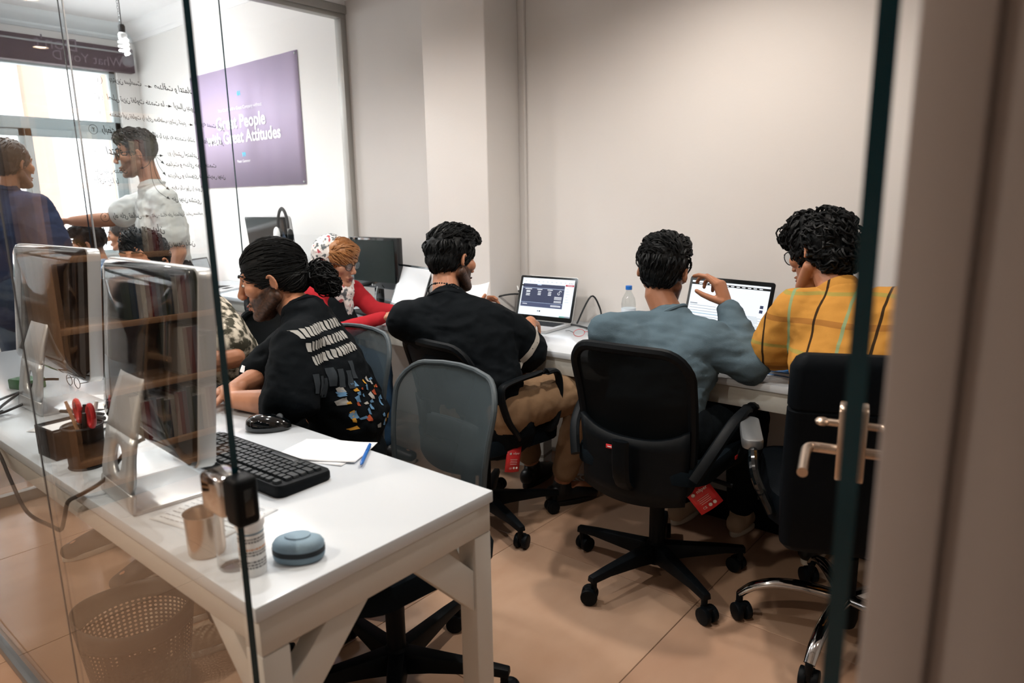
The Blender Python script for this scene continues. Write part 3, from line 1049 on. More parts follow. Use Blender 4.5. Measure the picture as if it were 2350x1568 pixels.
def text_rows(g, x0, x1, z0, n, dz, h, mi, y, seed=1, gap=.35):
    r = random.Random(seed)
    for i in range(n):
        x = x0
        while x < x1:
            L = r.uniform(.006, .022)
            if x + L > x1:
                break
            g.box((x + L / 2, y, z0 - i * dz), (L, .0002, h), mi)
            x += L + .003
            if r.random() < .05:
                break
def laptop(label, loc, rz, w, d, lid, ang, body, screen_fn, keymat='black_plastic', group='laptops on the tables', keyrow=True):
    """user side is local -y, the lid opens at +y"""
    t = thing('laptop', label, 'laptop', (*loc, ZT), rad(rz), group)
    M().prism(rrect(w, d, .012, 4), .001, .014).obj('base', body, t, .002)
    k = M()
    kx, ky = w * .86, d * .42
    nx = 14
    for r in range(5):
        for c in range(nx):
            k.box((-kx / 2 + kx * (c + .5) / nx, d * .16 + ky * (.5 - (r + .5) / 5), .0149), (kx / nx - .0028, ky / 5 - .0028, .0018))
    k.obj('keyboard', keymat, t, label='small square keys')
    M().prism(rrect(w * .34, d * .26, .004, 3, 0, -d * .30), .0138, .0146).obj('touchpad', 'silver_dark' if body == 'silver' else 'black_plastic', t)
    X = T(0, d / 2 - .004, .012) @ RX(-ang)
    ld = M().prism(rrect(w, lid, .011, 4, 0, lid / 2), 0, .007, 'y').obj('lid', body, t, .0015, X=X)
    M().prism(rrect(w - .004, lid - .004, .009, 4, 0, lid / 2), -.0008, .0002, 'y').obj('bezel', 'black_gloss', ld)
    if screen_fn:
        g = M()
        mats = screen_fn(g, w, lid)
        g.obj('screen', mats, ld)
    return t
mat('scr_white', '#101010', .2, emit=('#e6eef8', .95))
mat('scr_navy', '#101010', .2, emit=('#4a5170', .55))
mat('scr_navy2', '#101010', .2, emit=('#5d668a', .55))
mat('scr_line', '#101010', .2, emit=('#b9cbe6', .9))
mat('scr_text', '#101010', .2, emit=('#f2f5fa', .95))
mat('scr_grey', '#101010', .2, emit=('#9aa3ad', .7))
mat('scr_red', '#101010', .2, emit=('#c02433', .8))
mat('scr_dark', '#101010', .2, emit=('#0b1014', .3))
mat('scr_teal', '#101010', .2, emit=('#79b8ae', .7))
mat('scr_blue', '#101010', .2, emit=('#bcdcf2', .9))
mat('scr_dark_off', '#14201f', .25, spec=.4)
def web_page(g, w, h):
    x0, x1, z0, z1 = -w / 2 + .016, w / 2 - .016, .024, h - .013
    W, H = x1 - x0, z1 - z0
    def R(a, b, c, d, mi, lay):
        g.b2((x0 + W * a, -.0010 - .0002 * lay, z0 + H * (1 - d)), (x0 + W * b, -.0009 - .0002 * lay, z0 + H * (1 - c)), mi)
    R(0, 1, 0, 1, 0, 0)
    R(.02, .83, .16, .78, 1, 1)
    R(.02, .83, .66, .78, 2, 2)
    R(.02, .83, .262, .272, 3, 2)
    R(.02, .83, .655, .662, 3, 3)
    R(.30, .38, .16, .185, 3, 3)
    R(.0, .04, .19, .225, 7, 3)
    R(.84, .995, .13, .175, 6, 1)
    R(.87, .97, .148, .156, 4, 2)
    R(.80, .90, .965, 1, 8, 2)
    R(.90, 1, .965, 1, 5, 2)
    for cx, rows in ((.14, (.29, .34, .37, .42, .46)), (.36, (.29, .345, .39, .43)), (.56, (.29, .345, .39, .43))):
        for i, q in enumerate(rows):
            wd = (.10 if i == 0 else .06) * (1.3 if cx < .2 else 1)
            R(cx - wd / 2, cx + wd / 2, q, q + .018, 4, 2)
    for q in (.47, .50, .53, .58, .61, .70, .725):
        R(.66 - (.05 if q > .69 else 0), .80, q, q + .013, 4, 3)
    R(.06, .15, .70, .715, 4, 3)
    # emblem: linked S
    cx, cz = x0 + W * .745, z0 + H * (1 - .36)
    for s in (1, -1):
        pts = [(cx + s * .004 + .006 * math.cos(a) * s, -.0016, cz + s * .0045 + .0055 * math.sin(a)) for a in [i * PI / 5 + (0 if s > 0 else PI) for i in range(8)]]
        g.tube(pts, .0011, 5, 4)
    for cx in (.38, .415):
        R(cx - .012, cx + .012, .86, .90, 5 if cx < .4 else 7, 1)
    for i in range(6):
        R(.86, .86 + .04 + .02 * (i % 3), .24 + .07 * i, .245 + .07 * i, 5, 1)
    for i in range(10):
        R(.05 + .085 * i, .05 + .085 * i + .03, .085, .093, 5, 1)
    for i in range(3):
        R(.90 + .03 * i, .91 + .03 * i, .085, .105, 7, 1)
    return ['scr_white', 'scr_navy', 'scr_navy2', 'scr_line', 'scr_text', 'scr_grey', 'scr_red', 'scr_dark', 'scr_teal']
def doc_page(g, w, h):
    x0, x1, z0, z1 = -w / 2 + .014, w / 2 - .014, .022, h - .018
    W, H = x1 - x0, z1 - z0
    def R(a, b, c, d, mi, lay):
        g.b2((x0 + W * a, -.0010 - .0002 * lay, z0 + H * (1 - d)), (x0 + W * b, -.0009 - .0002 * lay, z0 + H * (1 - c)), mi)
    R(0, 1, 0, 1, 0, 0)
    R(0, 1, .035, .075, 1, 1)
    R(0, 1, .955, 1, 1, 1)
    R(0, .72, .60, .612, 3, 1)
    for i in range(12):
        R(.1 + .07 * i, .1 + .07 * i + .04, .048, .062, 2, 2)
    r = random.Random(3)
    for i in range(9):
        R(.02, .02 + r.uniform(.25, .68), .46 + .05 * i, .468 + .05 * i, 4, 1)
    for i in range(16):
        R(.76, .76 + r.uniform(.12, .2), .55 + .022 * i, .556 + .022 * i, 4, 1)
    R(.02, .12, .42, .44, 4, 1)
    for i in range(3):
        R(.33 + .05 * i, .36 + .05 * i, .1, .115, 4, 1)
    for q in (.34, .42):
        R(.915, .955, q, q + .055, 5, 1)
    for i in range(10):
        R(.03 + .05 * i, .055 + .05 * i, .965, .99, 2, 2)
    return ['scr_white', 'scr_dark', 'scr_text', 'scr_blue', 'scr_grey', 'scr_navy']
def pale_screen(g, w, h):
    g.b2((-w / 2 + .012, -.0011, .02), (w / 2 - .012, -.0009, h - .012), 0)
    return ['scr_grey2']
mat('scr_grey2', '#c9cdd0', .12, spec=.6)
laptop('silver laptop showing a dark blue web page beside the pencil cup', (-2.02, 2.562), 3.5, .335, .235, .222, 17, 'silver', web_page)
laptop('black laptop showing a white document page before the grey sweater', (-1.145, 2.545), -12, .395, .26, .262, 14, 'black_plastic', doc_page)
laptop('black laptop at the right end behind the yellow plaid shirt', (-.36, 2.50), 4, .37, .25, .25, 16, 'black_plastic', doc_page)
laptop('dark laptop with a pale glaring screen left of the column', (-2.92, 2.43), -14, .36, .25, .25, 22, 'black_plastic', pale_screen, 'silver')  # pale screen colour stands in for glare
laptop('open laptop with a white lid on the side table', (-4.75, 2.45), 120, .33, .23, .22, 15, 'white_gloss', pale_screen)

t = thing('monitor', 'black flat monitor with a dark screen standing against the wall', 'monitor', (-3.25, 2.66, ZT), rad(178))
M().prism(rrect(.455, .30, .008, 3, 0, .245), -.02, .018, 'y').obj('housing', 'black_gloss', t, .004)
M().prism(rrect(.395, .245, .003, 2, 0, .255), .0175, .0195, 'y').obj('screen', 'scr_dark_off', t)
M().b2((-.03, -.03, .0), (.03, .0, .12)).obj('neck', 'black_gloss', t, .006)
M().lathe([(.001, 0), (.1, 0), (.1, .008), (.05, .02), (.001, .022)], n=28, sy=.8).obj('foot', 'black_gloss', t)
M().text('LG', .014, frame((.0, .0185, .108), (-1, 0, 0), (0, 0, 1)), 0, 'CENTER').lathe([(.007, 0), (.0055, 0), (.0055, .0003), (.007, .0003)], n=16, X=frame((.02, .0185, .113), (-1, 0, 0), (0, 0, 1))).obj('emblem', 'silver', t)

# headset on the corner of the far computer
hs = thing('headset', 'white and black headset with microphone hung on a computer corner', 'headset', (-3.965, 2.53, 1.175))
hs.scale = (1.15, 1, 1.15)
arc = [(.0, -.02 - .0, .0)]
M().tube([(-.075 * math.cos(a) + .02, -.03 + .02 * math.cos(a), -.01 + .105 * math.sin(a)) for a in [i * PI / 12 for i in range(13)]], .007, 8, smooth=2, flat=1.6, side=(0, 1, 0)).obj('headband', 'black_plastic', hs)
cp = M().ell((0, 0, 0), (.028, .016, .042)).obj('ear_cup', 'white_gloss', hs, X=T(-.055, -.025, -.045))
M().ell((0, 0, 0), (.026, .012, .038)).obj('ear_cushion', 'black', cp, X=T(.004, .016, 0))
cp = M().ell((0, 0, 0), (.022, .018, .038)).obj('ear_cup', 'black_plastic', hs, X=T(.085, -.03, -.05))
M().tube([(-.06, -.045, -.05), (-.02, -.055, -.055), (.04, -.06, -.06), (.075, -.058, -.072)], .003, 6, smooth=4).obj('microphone_boom', 'white_gloss', hs)
M().ell((.082, -.058, -.074), (.016, .012, .012)).obj('microphone', 'black', hs)
M().tube([(-.055, -.025, -.085), (-.04, -.03, -.16), (-.01, -.03, -.24), (.0, -.02, -.33), (.01, .03, -.393)], .0022, 6, smooth=5).obj('cable', 'black', hs)

# ================================================================== things on the white desk
t = thing('keyboard', 'black full size keyboard lying on the white desk', 'keyboard', (-1.455, .778, ZT), rad(182))
KW, KD = .455, .142
g = M()
rings = []
for z, k in ((0, .985), (.004, 1), (.016, 1), (.021, .985)):
    rings.append([(p[0], p[1] * (1 + .06 * math.cos(p[0] / KW * PI) - .03), z + (.006 * (p[1] / KD + .5) if z > .01 else 0)) for p in [(x * k, y * k) for x, y in rrect(KW, KD, .018, 4)]])
g.rings(rings)
g.obj('case', 'black_plastic', t)
mat('key', '#1b2226', .42)
def keymesh(w, d):
    gm = M()
    gm.rings([[(p[0] * k, p[1] * k, z) for p in rrect(w, d, .002, 1)] for z, k in ((0, 1), (.005, .9), (.0062, .82))])
    me = gm.mesh('key')
    me.materials.append(MATS['key'])
    return me
std, wide, space = keymesh(.0165, .0165), keymesh(.031, .0165), keymesh(.105, .0165)
for r, y in enumerate((.055, .030, .0115, -.0075, -.0265, -.0455)):
    x = -.21
    zk = .0225 + .006 * (y / KD + .5) - .0015
    c = 0
    while x < .205:
        me = std
        if r == 5 and c == 4:
            me = space
        elif (r in (2, 3, 4) and c in (0,)) or (r in (3, 4) and c == 12):
            me = wide
        wd = {std: .019, wide: .034, space: .108}[me]
        if abs(x + wd - .088) < .02 and r > 0 and False:
            pass
        o = bpy.data.objects.new('key', me)
        COL.objects.link(o)
        o.parent = t
        o.location = (x + wd / 2, y, zk)
        x += wd + (.008 if c in (14,) else 0) + (.006 if r == 0 and c in (0, 4, 8) else 0)
        c += 1
M().prism(rrect(.03, .004, .0018, 3, .03, .0665), .0278, .0288).obj('emblem', 'silver', t)
for i in range(5):
    M().box((.155 + .011 * i, .0665, .0283), (.006, .003, .002)).obj('media_button', 'silver_dark', t, .0008)

def mouse(label, loc, rz, z=ZT, s=1.):
    t = thing('computer_mouse', label, 'mouse', (*loc, z), rad(rz))
    g = M()
    rings = []
    for zz, k, e in ((0, .9, 0), (.006, 1, 0), (.016, .98, 0), (.026, .86, -.004), (.034, .62, -.008), (.038, .3, -.01), (.0385, .02, -.011)):
        rings.append([((.033 - .005 * math.cos(a)) * k * math.sin(a) * s, (.055 * k * math.cos(a) + e) * s, zz * s) for a in [2 * PI * i / 24 for i in range(24)]])
    g.rings(rings)
    g.obj('shell', 'black_gloss', t)
    M().cyl((-.004 * s, .028 * s, .031 * s), (.004 * s, .028 * s, .031 * s), .008 * s, n=14).obj('wheel', 'silver_dark', t)
    M().tube([(0, .01 * s, .0385 * s), (0, .03 * s, .034 * s), (0, .05 * s, .02 * s)], .0008, 5).obj('button_seam', 'black', t)
    return t
mouse('black glossy mouse on the white desk by the ponytail man', (-1.655, .955), -48, ZT, 1.12)

def sheet(name, label, loc, rz, w, h, curl=.0, m='paper', group=None, lines=0, z=ZT, cat='paper', curl_edge=.0):
    t = thing(name, label, cat, (*loc, z), rad(rz), group)
    g = M()
    n = 10
    vs = []
    for j in range(n + 1):
        for i in range(n + 1):
            x, y = (i / n - .5) * w, (j / n - .5) * h
            vs.append((x, y, .0012 + curl * (i / n) ** 3 * (1 - j / n) + curl_edge * (j / n) ** 3 + .001 * math.sin(i * .8 + j * .5)))
    g.add(vs, [(j * (n + 1) + i, j * (n + 1) + i + 1, (j + 1) * (n + 1) + i + 1, (j + 1) * (n + 1) + i) for j in range(n) for i in range(n)])
    o = g.obj('page', m, t)
    o.modifiers.new('thick', 'SOLIDIFY').thickness = .0006
    if lines:
        q = M()
        text_rows_flat(q, w, h, lines)
        q.obj('writing', 'ink_soft', t)
    return t
def text_rows_flat(q, w, h, n, seed=5):
    r = random.Random(seed)
    for i in range(n):
        y = h / 2 - (i + 1) * h / (n + 1)
        x = -w * .43
        while x < w * .4:
            L = r.uniform(.004, .016)
            q.box((x + L / 2, y + r.uniform(-.0006, .0006), .0029), (L, .0011, .0002))
            x += L + .003
sheet('paper_sheet', 'lower white paper sheet fanned out under another by the blue pen', (-1.39, .94), 20, .195, .138, .0, 'paper', 'papers on the desk')
sheet('paper_sheet', 'upper blank white paper sheet beside the blue pen', (-1.38, .952), 28, .195, .138, .0, 'paper', 'papers on the desk', z=ZT + .003)
sheet('paper_sheet', 'sheet of faint handwriting beside the metal cup', (-1.27, .60), 12, .20, .14, 0, 'paper_grey', 'papers on the desk', 9)

t = thing('pen', 'blue ballpoint pen lying across the paper sheets', 'pen', (-1.275, .98, ZT + .009), rad(132))
M().cyl((-.055, 0, 0), (.055, 0, 0), .0045, n=12).cyl((-.067, 0, 0), (-.055, 0, 0), .0015, .0045, 12).obj('barrel', 'blue', t)
M().cyl((.055, 0, 0), (.066, 0, 0), .0038, n=12).b2((.015, -.001, .004), (.06, .001, .0065)).obj('cap', 'blue', t)

def heart(s, n=40):
    out = []
    for i in range(n):
        a = 2 * PI * i / n
        r = s * (1 + .10 * math.cos(2 * a) - .20 * math.exp(-((a - .9) / .30) ** 2) + .05 * math.sin(a))
        out.append((r * math.cos(a), r * .92 * math.sin(a)))
    return out
t = thing('zip_case', 'blue grey heart shaped zip case on the desk corner', 'case', (-.988, .605, ZT), rad(38))
t.scale = (.92, .92, .78)
def heart_loft(zs):
    g = M()
    g.rings([[(x, y, z) for x, y in heart(s)] for z, s in zs])
    return g
heart_loft([(0, .036), (.004, .042), (.012, .044), (.018, .0435)]).obj('lower_shell', 'case_blue', t)
heart_loft([(.017, .0425), (.018, .0445), (.029, .0445), (.03, .0425)]).obj('zip_band', 'case_zip', t)
heart_loft([(.029, .0435), (.037, .0435), (.046, .039), (.051, .031), (.053, .02), (.0535, .002)]).obj('upper_shell', 'case_blue', t)
heart_loft([(.052, .022), (.0555, .021), (.0565, .017), (.0567, .002)]).obj('raised_emblem', 'case_blue', t)

t = thing('tablet_tube', 'white tablet tube with printed label near the zip case', 'container', (-1.008, .532, ZT))
M().lathe([(.001, 0), (.02, 0), (.021, .003), (.021, .082), (.001, .082)], n=28).obj('body', 'white', t)
M().lathe([(.001, .082), (.0215, .082), (.0235, .086), (.0235, .098), (.02, .101), (.014, .101), (.013, .0995), (.001, .0995)], n=28).obj('cap', 'paper', t)
pr = M()
r = random.Random(4)
for i, z in enumerate((.066, .061, .048, .043, .038, .026, .021, .016)):
    a_ = -PI
    while a_ < PI:
        wd = r.uniform(.06, .25)
        vs = [(.0213 * math.cos(q), .0213 * math.sin(q), z + dz) for q in (a_, a_ + wd / 2, a_ + wd) for dz in (0, .0026)]
        pr.add(vs, [(0, 2, 3, 1), (2, 4, 5, 3)], 1 if i == 2 else 0)
        a_ += wd + .06
mat('orange_print', '#d08a4a', .5)
pr.lathe([(.0211, .074), (.02135, .074), (.02135, .077), (.0211, .077)], n=28, mi=2)
pr.obj('label_print', ['ink_soft', 'orange_print', 'case_blue'], t)

t = thing('metal_cup', 'small brushed metal cup standing behind the glass', 'cup', (-1.135, .517, ZT))
M().lathe([(.001, 0), (.029, 0), (.031, .004), (.0325, .074), (.034, .077), (.032, .077), (.0305, .074), (.029, .006), (.001, .006)], n=36).obj('body', 'steel', t)
M().tube([(-.032, .0, .066), (-.045, .0, .064), (-.05, 0, .045), (-.045, 0, .026), (-.0315, 0, .022)], .0025, 8, smooth=4).obj('handle', 'steel', t, X=RZ(-50))
t = thing('clear_bottle', 'clear plastic bottle between the cup and the tube', 'bottle', (-1.052, .522, ZT))
M().lathe([(.001, 0), (.024, 0), (.027, .006), (.027, .085), (.024, .1), (.015, .115), (.0135, .118), (.0135, .125), (.0125, .125), (.0125, .117), (.023, .098), (.0255, .085), (.0255, .008), (.001, .004)], n=28).obj('body', 'clear', t)
M().lathe([(.001, .124), (.0145, .124), (.0145, .14), (.001, .141)], n=20).obj('cap', 'white', t)

# wire note box and pencil pot
sheermat('wire_mesh', '#15110f', .72)
t = thing('note_box', 'black wire mesh box of white note paper', 'note holder', (-1.905, .553, ZT), rad(5))
b = M()
for s in (-1, 1):
    b.b2((s * .046 - .001, -.046, .002), (s * .046 + .001, .046, .075)).b2((-.046, s * .046 - .001, .002), (.046, s * .046 + .001, .075))
b.b2((-.046, -.046, .001), (.046, .046, .003))
b.obj('mesh_walls', 'wire_mesh', t)
fr = M()
for z in (.003, .075):
    fr.tube([(-.046, -.046, z), (.046, -.046, z), (.046, .046, z), (-.046, .046, z), (-.046, -.046, z)], .0022, 6)
for x in (-1, 1):
    for y in (-1, 1):
        fr.cyl((x * .046, y * .046, .002), (x * .046, y * .046, .076), .0022, n=6)
fr.obj('wire_frame', 'black', t)
M().box((0, 0, .036), (.085, .085, .066)).obj('note_block', 'paper', t, .001)
def pot(label, loc, r0, h, z=ZT):
    t = thing('pencil_pot', label, 'pencil pot', (*loc, z))
    M().lathe([(r0 * .88, .002), (r0, h), (r0 * .97, h), (r0 * .85, .002)], n=28).obj('mesh_wall', 'wire_mesh', t)
    M().lathe([(.001, 0), (r0 * .9, 0), (r0 * .9, .004), (.001, .004)], n=28).obj('floor_plate', 'black', t)
    for zz, rr in ((h, r0), (.003, r0 * .89)):
        M().tube([(rr * math.cos(a * PI / 12), rr * math.sin(a * PI / 12), zz) for a in range(25)], .0025, 6).obj('rim', 'black', t)
    return t
pot('black wire pencil pot full of red scissors and pens', (-1.765, .548), .043, .10)
def stick(name, label, cat, base, tip, r, m, capm=None):
    base, tip = V(base), V(tip)
    t = thing(name, label, cat, base)
    d = tip - base
    M().cyl((0, 0, 0), d * .86, r, n=10).obj('barrel', m, t)
    M().cyl(d * .86, d, r * 1.15, r * .8, 10).obj('cap', capm or m, t)
    return t
bx, by = -1.765, .548
stick('pencil', 'wooden pencil leaning left in the red scissors pot', 'pencil', (bx + .01, by + .005, ZT + .006), (bx - .055, by - .01, ZT + .15), .004, 'wood_light')
stick('marker', 'black marker standing in the red scissors pot', 'marker', (bx, by, ZT + .006), (bx - .008, by + .015, ZT + .145), .007, 'black')
stick('pen', 'clear pen in the red scissors pot', 'pen', (bx + .005, by - .01, ZT + .006), (bx + .022, by + .03, ZT + .155), .005, 'clear', 'white')
stick('pen', 'black pen in the red scissors pot', 'pen', (bx + .015, by - .01, ZT + .006), (bx + .03, by - .002, ZT + .135), .005, 'black')
t = thing('scissors', 'red handled scissors standing in the pencil pot', 'scissors', (bx + .012, by + .006, ZT + .006))
M().prism([(-.006, 0), (.006, 0), (.008, .1), (-.008, .1)], -.0015, .0015, 'y').obj('blades', 'silver', t)
for s, e in ((-1, -38), (1, 22)):
    M().tube([(.016 * math.cos(a * PI / 8) + s * .02, 0, .127 + .026 * math.sin(a * PI / 8)) for a in range(17)], .0055, 8).obj('handle', 'red', t, X=RY(e * .3))
    M().tube([(0, 0, .09), (s * .012, 0, .108)], .006, 8).obj('shank', 'red', t)

# clutter round the further computer
sheet('paper_sheet', 'white sheet under the front of the further computer', (-2.12, .66), 28, .21, .16, .01, 'paper', 'papers on the desk', 6)
sheet('paper_sheet', 'curled white sheet next to the white slim keyboard', (-2.10, .76), 5, .21, .15, .03, 'paper', 'papers on the desk', z=ZT + .003)
sheet('paper_sheet', 'sheet with yellow markers under the further computer', (-2.28, .80), 40, .22, .16, .0, 'paper', 'papers on the desk', z=ZT + .006)
for i, (x, y, a) in enumerate(((-2.235, .775, 20), (-2.185, .765, -30))):
    tag(M().prism([(-.02, -.006), (.006, -.006), (.02, 0), (.006, .006), (-.02, .006)], 0, .0006).obj('sticky_arrow', 'yellow_note', X=T(x, y, ZT + .0095) @ RZ(a)),
        ['yellow sticky arrow nearest the computer stand', 'yellow sticky arrow nearest the slim keyboard'][i], 'sticky note', 'sticky arrows')
stick('marker', 'black marker lying on the curled sheet', 'marker', (-2.16, .675, ZT + .016), (-2.07, .70, ZT + .018), .007, 'black')
stick('pen', 'black pen lying by the computer foot', 'pen', (-2.27, .655, ZT + .013), (-2.13, .72, ZT + .014), .005, 'black')
t = thing('slim_keyboard', 'silver slim keyboard with white keys on the desk', 'keyboard', (-2.21, .885, ZT), rad(186))
M().prism(rrect(.28, .115, .008, 3), .001, .014).obj('case', 'silver', t, .002)
wk = M().box((0, 0, 0), (.0155, .0155, .003)).mesh('key', .001, 1)
wk.materials.append(MATS['white_gloss'])
for r in range(6):
    for c in range(15):
        o = bpy.data.objects.new('key', wk)
        COL.objects.link(o)
        o.parent = t
        o.location = (-.129 + c * .0184, -.046 + r * .0184, .0155)

# cables over the desk edge
def cable(name, label, pts, r, m='black', sm=6, parts=None):
    return tag(M().tube(pts, r, 8, smooth=sm).obj(name, m), label, 'cable')
cable('power_cable', 'thick black cable from the nearest computer drooping over the desk edge',
      [(-1.53, .62, .83), (-1.545, .565, .81), (-1.55, .51, .755), (-1.56, .474, .735), (-1.60, .4655, .715), (-1.66, .4655, .685), (-1.70, .4655, .635), (-1.735, .4655, .598), (-1.79, .4655, .588), (-1.98, .4655, .57), (-2.08, .4655, .63), (-2.15, .4655, .69), (-2.3, .4655, .74), (-2.38, .50, .735), (-2.42, .55, .731)], .0045)
cable('power_cable', 'black cable coiled beside the further computer', [(-2.40, .70, .80), (-2.43, .66, .80), (-2.48, .62, .765), (-2.47, .56, .733), (-2.40, .535, .731), (-2.44, .60, .733), (-2.53, .68, .731), (-2.62, .66, .733), (-2.56, .58, .735)], .004)
t = thing('sunglasses', 'folded thin framed glasses beside the further computer', 'glasses', (-2.60, .80, ZT))
for s in (-1, 1):
    M().tube([(s * .035 + .026 * math.cos(a * PI / 8), 0, .02 + .018 * math.sin(a * PI / 8)) for a in range(17)], .0012, 6).obj('rim', 'black', t)
M().tube([(-.061, 0, .022), (-.05, .09, .02)], .0013, 6).tube([(.061, 0, .022), (.05, .09, .02)], .0013, 6).obj('temples', 'black', t)
tag(M().b2((-.05, -.03, 0), (.05, .03, .035)).obj('green_box', 'green', bevel=.004, X=T(-2.72, .70, ZT) @ RZ(20)), 'small dark green box at the far left of the desk', 'box')

# ================================================================== things on the wall table
pot('black wire pencil pot in the corner by the column', (-2.19, 2.755), .036, .095)
stick('pencil', 'dark pencil with white tip leaning in the corner pot', 'pencil', (-2.18, 2.75, ZT + .006), (-2.232, 2.735, ZT + .165), .004, 'black', 'white')
stick('ruler', 'grey metal ruler leaning in the corner pot', 'ruler', (-2.19, 2.745, ZT + .006), (-2.15, 2.77, ZT + .17), .006, 'silver_dark')
cable('charger_cable', 'white cable looped on the table behind the necklace man', [(-2.26, 2.50, .724), (-2.22, 2.62, .726), (-2.12, 2.69, .74), (-2.16, 2.73, .726), (-2.26, 2.70, .738), (-2.22, 2.60, .726), (-2.10, 2.66, .726)], .0025, 'white')
cable('power_cable', 'black cable arching from the column to the pencil pot', [(-2.45, 2.53, .73), (-2.36, 2.55, .79), (-2.25, 2.66, .845), (-2.17, 2.775, .83), (-2.12, 2.79, .75), (-2.1, 2.78, .726)], .0045)
cable('power_cable', 'black cable hanging down the wall right of the silver laptop', [(-1.84, 2.70, .732), (-1.80, 2.76, .86), (-1.775, 2.80, .80), (-1.74, 2.77, .73), (-1.68, 2.72, .726), (-1.72, 2.66, .726), (-1.84, 2.69, .727), (-1.87, 2.66, .730)], .0042)
t = thing('eyeglasses', 'thin red and black glasses on the white wall table', 'glasses', (-1.67, 2.525, ZT), rad(55))
for s in (-1, 1):
    M().tube([(s * .034 + .026 * math.cos(a * PI / 8), 0, .017 + .016 * math.sin(a * PI / 8)) for a in range(17)], .0012, 6).obj('rim', 'red', t)
    M().tube([(s * .06, 0, .02), (s * .058, .06, .018), (s * .05, .13, .004)], .0013, 6).obj('temple', 'black', t)
M().tube([(-.008, 0, .02), (.008, 0, .02)], .0012, 6).obj('bridge', 'red', t)

t = thing('water_bottle', 'clear water bottle with a blue cap against the wall', 'bottle', (-1.555, 2.69, ZT))
M().lathe([(.001, 0), (.03, 0), (.032, .008), (.030, .05), (.032, .06), (.030, .09), (.032, .1), (.032, .135), (.028, .158), (.016, .182), (.0125, .188), (.0125, .2), (.0115, .2), (.0115, .187), (.0265, .157), (.0305, .134), (.0305, .008), (.001, .004)], n=28).obj('body', 'clear', t)
M().lathe([(.001, .197), (.0145, .197), (.0145, .213), (.013, .215), (.001, .215)], n=24).obj('cap', 'blue', t)
mat('label_blue', '#c9d4de', .5)
M().lathe([(.0325, .07), (.0327, .07), (.0327, .115), (.0325, .115)], n=28).obj('label', 'label_blue', t)

t = thing('notebook', 'blue covered spiral notebook under a mouse on the table', 'notebook', (-.745, 2.405, ZT), rad(-4))
M().b2((-.075, -.09, .002), (.075, .09, .012)).obj('pages', 'paper', t, .001)
M().b2((-.077, -.092, .012), (.077, .092, .0145)).b2((-.077, -.092, .0), (.077, .092, .002)).obj('cover', 'blue_cover', t, .0008)
sp = M()
for i in range(18):
    sp.tube([(-.077 + .005 * math.cos(a * PI / 4), -.085 + i * .01, .007 + .008 * math.sin(a * PI / 4)) for a in range(9)], .0008, 5)
sp.obj('spiral', 'silver', t)
mouse('black mouse under the hand of the plaid shirt man', (-.735, 2.395), 40, ZT + .0148, .9)
cable('mouse_cable', 'thin black mouse cable curling over the notebook', [(-.70, 2.43, .745), (-.76, 2.50, .75), (-.84, 2.47, .727), (-.90, 2.44, .724), (-.88, 2.54, .726), (-.80, 2.60, .726), (-.72, 2.62, .726)], .002)
cable('power_cable', 'tangled black cable behind the black document laptop', [(-.93, 2.52, .735), (-.86, 2.56, .735), (-.80, 2.62, .74), (-.74, 2.60, .73), (-.80, 2.54, .727), (-.88, 2.60, .73), (-.82, 2.68, .73), (-.72, 2.70, .728)], .004)
tag(M().b2((-.035, -.025, 0), (.035, .025, .03)).obj('power_adapter', 'white', bevel=.006, X=T(-.78, 2.72, ZT) @ RZ(15)), 'white power adapter behind the black document laptop', 'adapter')
cable('monitor_cable', 'thin grey cable hanging under the black monitor', [(-3.20, 2.62, .83), (-3.17, 2.58, .76), (-3.10, 2.56, .726), (-3.02, 2.60, .726), (-3.1, 2.68, .74)], .0025, 'silver_dark')
cable('power_cable', 'bundle of black cable beside the black monitor', [(-2.98, 2.74, .76), (-2.95, 2.76, .86), (-2.98, 2.77, .90), (-3.02, 2.76, .82), (-2.98, 2.75, .745), (-2.92, 2.74, .80), (-2.95, 2.76, .88), (-3.0, 2.77, .78), (-3.04, 2.75, .726)], .006)

# ================================================================== on the floor
t = thing('waste_bin', 'brown perforated plastic waste bin under the white desk', 'bin', (-1.87, .64, 0), rad(75))
t.scale = (1, 1, .84)
mat('bin_holes', '#3b322c', .55)
nt = MATS['bin_holes'].node_tree
b = nt.nodes['Principled BSDF']
tc = nt.nodes.new('ShaderNodeTexCoord')
at = nt.nodes.new('ShaderNodeAttribute')
at.attribute_name = 'uvw'
fx = nt.nodes.new('ShaderNodeVectorMath')
fx.operation = 'FRACTION'
sb = nt.nodes.new('ShaderNodeVectorMath')
sb.operation = 'SUBTRACT'
sb.inputs[1].default_value = (.5, .5, 0)
ln_ = nt.nodes.new('ShaderNodeVectorMath')
ln_.operation = 'LENGTH'
ls = nt.nodes.new('ShaderNodeMath')
ls.operation = 'LESS_THAN'
ls.inputs[1].default_value = .29
tr = nt.nodes.new('ShaderNodeBsdfTransparent')
mx = nt.nodes.new('ShaderNodeMixShader')
nt.links.new(at.outputs['Vector'], fx.inputs[0])
nt.links.new(fx.outputs[0], sb.inputs[0])
nt.links.new(sb.outputs[0], ln_.inputs[0])
nt.links.new(ln_.outputs['Value'], ls.inputs[0])
nt.links.new(ls.outputs[0], mx.inputs[0])
nt.links.new(b.outputs[0], mx.inputs[1])
nt.links.new(tr.outputs[0], mx.inputs[2])
nt.links.new(mx.outputs[0], nt.nodes['Material Output'].inputs[0])
